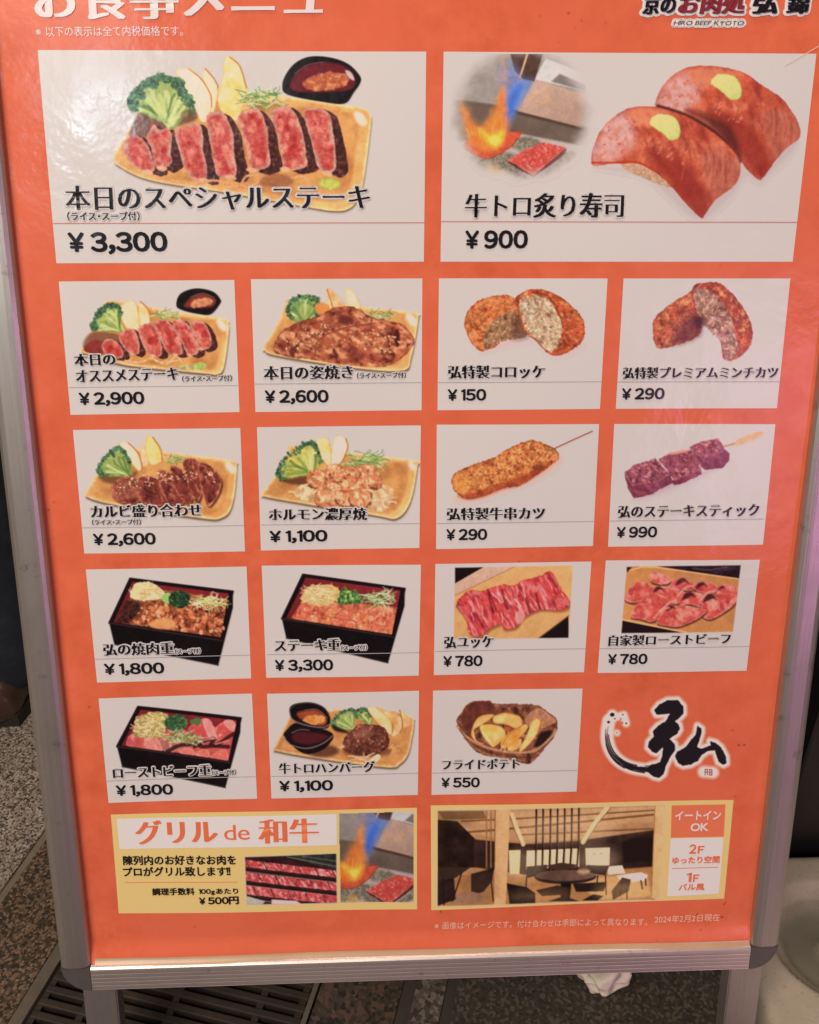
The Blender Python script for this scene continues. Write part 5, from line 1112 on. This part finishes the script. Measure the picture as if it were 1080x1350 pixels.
# ================================================================ things round the stand
def lump(name, mat, parent, c, r, seed, sub=4, amp=.35, sc=(1, 1, .7), fold=9):
    bm = bmesh.new(); bmesh.ops.create_icosphere(bm, subdivisions=sub, radius=1)
    rd = random.Random(seed); dirs = [(Vector((rd.gauss(0, 1), rd.gauss(0, 1), rd.gauss(0, 1))).normalized(), rd.uniform(2, fold*.6), rd.uniform(0, 6)) for _ in range(9)]
    for v in bm.verts:
        d = v.co.normalized(); k = sum(1-abs(math.sin(d.dot(a)*f+p)) for a, f, p in dirs[:6])/6
        v.co = Vector((d.x*sc[0], d.y*sc[1], d.z*sc[2]))*r*(1-amp+2.6*amp*k)+Vector(c)
    lo = min(v.co.z for v in bm.verts)
    for v in bm.verts: v.co.z -= lo-.0005
    return bm_obj(name, bm, mat, parent, True)
tissue_m = plain_mat('crumpled_paper', (.80, .72, .62), .85, .06, 60, .001)
tc_ = on_ground(797, 1298); tissue = lump('crumpled_tissue', tissue_m, None, (tc_.x-.003, tc_.y+.001, .016), .0235, 4, 5, .42, (1.1, .9, .85)); tag(tissue, 'larger crumpled white tissue on the dark road under the bottom rail', 'tissue')
tc_ = on_ground(766, 1282); t2 = lump('crumpled_tissue', plain_mat('crumpled_paper_cream', (.70, .60, .46), .85, .1, 60, .0006), None, (tc_.x, tc_.y, .012), .014, 9, 4, .4, (1.1, .9, .8)); tag(t2, 'smaller cream scrap of tissue left of the larger white one', 'tissue')
# pale stone block with a round hollow
hc = on_ground(1106, 1240, .045)
nt = NT('pale_stone'); f = nt.noise(16, 5, .6); c = nt.mix(f, (.40, .34, .26), (.58, .50, .40)); c = nt.mix(nt.ramp(nt.noise(320, 2), [(.30, (.6, .6, .6)), (.38, (0, 0, 0))]), c, (.30, .25, .18))
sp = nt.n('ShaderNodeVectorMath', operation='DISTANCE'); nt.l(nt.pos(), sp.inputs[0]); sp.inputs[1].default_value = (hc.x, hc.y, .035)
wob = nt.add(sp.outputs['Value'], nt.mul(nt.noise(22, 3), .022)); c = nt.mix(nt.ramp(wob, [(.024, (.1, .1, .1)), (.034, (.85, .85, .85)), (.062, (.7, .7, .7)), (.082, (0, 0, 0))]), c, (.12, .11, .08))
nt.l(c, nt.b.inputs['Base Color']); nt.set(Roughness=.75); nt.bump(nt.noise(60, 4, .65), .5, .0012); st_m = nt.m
nx, ny = 150, 150; xs = np.linspace(.337, .95, nx); yb = on_ground(1062, 1126, .045).y; ys = np.linspace(-.62, yb, ny); gx, gy = np.meshgrid(xs, ys)
r = np.hypot(gx-hc.x, gy-hc.y)
dish = np.clip((.072-r)/.008, 0, 1); ringr = np.clip(1-np.abs(r-.050)/.008, 0, 1); knob = np.clip(1-r/.018, 0, 1)
gz = .045-.016*dish*dish*(3-2*dish)-.006*np.clip((.054-r)/.005, 0, 1)+.016*knob**.5
gz += .0012*(fbm(gx*1000, gy*1000, 40, 3)); ed = np.minimum.reduce([gx-.337, .95-gx, gy+.62, yb-gy]); gz -= .006*np.clip(1-ed/.010, 0, 1)**2
V = np.stack([gx.ravel(), gy.ravel(), gz.ravel()], 1); F = [tuple(f) for f in grid_faces(nx, ny)]; V = V.tolist()
rim_i = list(range(nx))+[j*nx+nx-1 for j in range(1, ny)]+[(ny-1)*nx+i for i in range(nx-2, -1, -1)]+[j*nx for j in range(ny-2, 0, -1)]
b0 = len(V)
for i in rim_i: V.append([V[i][0], V[i][1], .0005])
m = len(rim_i)
for k in range(m): F.append((rim_i[k], rim_i[(k+1) % m], b0+(k+1) % m, b0+k))
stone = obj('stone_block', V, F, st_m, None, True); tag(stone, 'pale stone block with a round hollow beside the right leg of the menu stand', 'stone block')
# black cabinet behind the stone
bm = bmesh.new(); add_box(bm, .42, 1.1, yb+.012, yb+.5, 0.03, 1.05, bevel=.004); cab = empty('cabinet', (.76, .3, 0)); tag(cab, 'plain black cabinet standing behind the pale stone block at the right edge', 'cabinet')
blk = plain_mat('black_lacquer', (.008, .008, .009), .35, .3, 40); bm_obj('cabinet_body', bm, blk, cab)
bm = bmesh.new(); add_box(bm, .435, 1.085, yb+.03, yb+.48, .0005, .0295); bm_obj('plinth', bm, blk, cab)

# ================================================================ the passer-by on the left
person = empty('person', (-.66, .40, 0)); tag(person, 'person in dark navy jeans and brown leather shoes standing left of the menu stand', 'person')
def skin(name, chains, mat, parent, sub=2):
    verts = []; edges = []; rad = []; idx = {}
    def vid(p, r):
        k = tuple(round(c, 4) for c in p)
        if k not in idx: idx[k] = len(verts); verts.append(p); rad.append(r)
        return idx[k]
    for ch in chains:
        for (p, r), (q, s) in zip(ch, ch[1:]):
            a, b = vid(p, r), vid(q, s)
            if (a, b) not in edges and (b, a) not in edges: edges.append((a, b))
    me = bpy.data.meshes.new(name); me.from_pydata([tuple(Vector(v)) for v in verts], edges, []); o = bpy.data.objects.new(name, me); COL.objects.link(o)
    md = o.modifiers.new('skin', 'SKIN'); md.use_smooth_shade = True
    for i, s in enumerate(me.skin_vertices[0].data): s.radius = (rad[i], rad[i]) if not isinstance(rad[i], tuple) else rad[i]; s.use_root = (i == 0)
    o.modifiers.new('sub', 'SUBSURF').levels = sub; o.modifiers['sub'].render_levels = sub
    dg = bpy.context.evaluated_depsgraph_get(); m2 = bpy.data.meshes.new_from_object(o.evaluated_get(dg)); bpy.data.objects.remove(o); m2.materials.clear(); m2.materials.append(mat)
    n = bpy.data.objects.new(name, m2); link(n, parent); m2.polygons.foreach_set('use_smooth', np.ones(len(m2.polygons), bool)); return n
cloth_navy = plain_mat('navy_denim', (.012, .015, .026), .9, .45, 45, .0012, 0, (.022, .026, .04)); cloth_top = plain_mat('dark_coat', (.03, .03, .034), .9, .2, 60, .001)
skin_m = plain_mat('skin_tone', (.48, .30, .22), .5, .06, 40); shoe_m = plain_mat('brown_leather', (.055, .030, .022), .26, .35, 50, .0006); sole_m = plain_mat('dark_sole', (.02, .017, .015), .7, .2, 60); hair_m = plain_mat('black_hair', (.012, .010, .009), .45, .4, 120, .0015)
hip = (0, 0, .93); H = lambda x, y, z: (x, y, z)
body = skin('body', [[(hip, .135), (H(0, 0, 1.10), .125), (H(0, .0, 1.30), .15), (H(0, -.01, 1.42), .10), (H(0, 0, 1.49), .052), (H(0, .01, 1.56), .075), (H(0, .015, 1.64), .098), (H(0, .01, 1.72), .075)],
    [(hip, .135), (H(.09, 0, .86), .10), (H(.095, .005, .48), .062), (H(.095, -.03, .10), .042), (H(.095, .08, .045), .035)], [(hip, .135), (H(-.09, 0, .86), .10), (H(-.095, .005, .48), .062), (H(-.095, -.03, .10), .042), (H(-.095, .08, .045), .035)],
    [(H(0, .0, 1.30), .15), (H(.19, 0, 1.38), .06), (H(.25, -.05, 1.10), .045), (H(.17, .08, .96), .035)], [(H(0, .0, 1.30), .15), (H(-.19, 0, 1.38), .06), (H(-.25, -.05, 1.10), .045), (H(-.17, .08, .96), .035)]], skin_m, person)
skin('jeans', [[(H(0, 0, .95), .155), (H(.09, 0, .84), .128), (H(.098, .0, .50), .098), (H(.10, -.015, .22), .088), (H(.10, -.02, .075), .088), (H(.10, -.02, .018), .086)], [(H(0, 0, .95), .155), (H(-.09, 0, .84), .128), (H(-.098, .0, .50), .098), (H(-.10, -.015, .22), .088), (H(-.10, -.02, .075), .088), (H(-.10, -.02, .018), .086)], [(H(0, 0, .95), .155), (H(0, 0, 1.02), .15)]], cloth_navy, person)
skin('coat', [[(H(0, 0, .88), .175), (H(0, 0, 1.10), .16), (H(0, .0, 1.30), .175), (H(0, -.01, 1.43), .10)], [(H(0, .0, 1.30), .175), (H(.20, 0, 1.37), .085), (H(.26, -.05, 1.10), .068), (H(.17, .085, .96), .062)], [(H(0, .0, 1.30), .175), (H(-.20, 0, 1.37), .085), (H(-.26, -.05, 1.10), .068), (H(-.17, .085, .96), .062)]], cloth_top, person)
skin('hair', [[(H(0, -.02, 1.60), .10), (H(0, -.01, 1.70), .105), (H(0, .0, 1.745), .07)]], hair_m, person)
def shoe(cx):
    bm = bmesh.new(); secs = [(-.115, .030, .040), (-.09, .036, .052), (-.03, .038, .056), (.04, .043, .052), (.10, .047, .046), (.145, .040, .046), (.172, .020, .034)]
    rings = []
    for y, w_, h_ in secs:
        rings.append([bm.verts.new((person.location.x+cx+w_*math.cos(a)*(1 if abs(math.cos(a)) < .9 else 1), person.location.y+y, .018+max(0, math.sin(a))**.75*h_*(1.0))) for a in np.linspace(0, math.pi, 11)])
    for a, b in zip(rings, rings[1:]):
        for i in range(10): bm.faces.new((a[i], a[i+1], b[i+1], b[i]))
        bm.faces.new((a[10], a[0], b[0], b[10]))
    bm.faces.new(rings[0]); bm.faces.new(list(reversed(rings[-1]))); bmesh.ops.recalc_face_normals(bm, faces=bm.faces); bmesh.ops.subdivide_edges(bm, edges=bm.edges[:], cuts=1, smooth=.6, use_grid_fill=True)
    s = bm_obj('shoe', bm, shoe_m, person, True)
    bm = bmesh.new(); out = [(person.location.x+cx+(w_+.004)*sg, person.location.y+y) for sg, it in ((1, secs), (-1, secs[::-1])) for y, w_, h_ in it]
    lo = [bm.verts.new((x, y, .0005)) for x, y in out]; hi = [bm.verts.new((x, y, .020)) for x, y in out]; n = len(out)
    for i in range(n): bm.faces.new((lo[i], lo[(i+1) % n], hi[(i+1) % n], hi[i]))
    bm.faces.new(hi); bm.faces.new(lo[::-1]); bmesh.ops.recalc_face_normals(bm, faces=bm.faces); bm_obj('sole', bm, sole_m, s)
shoe(.10); shoe(-.10)
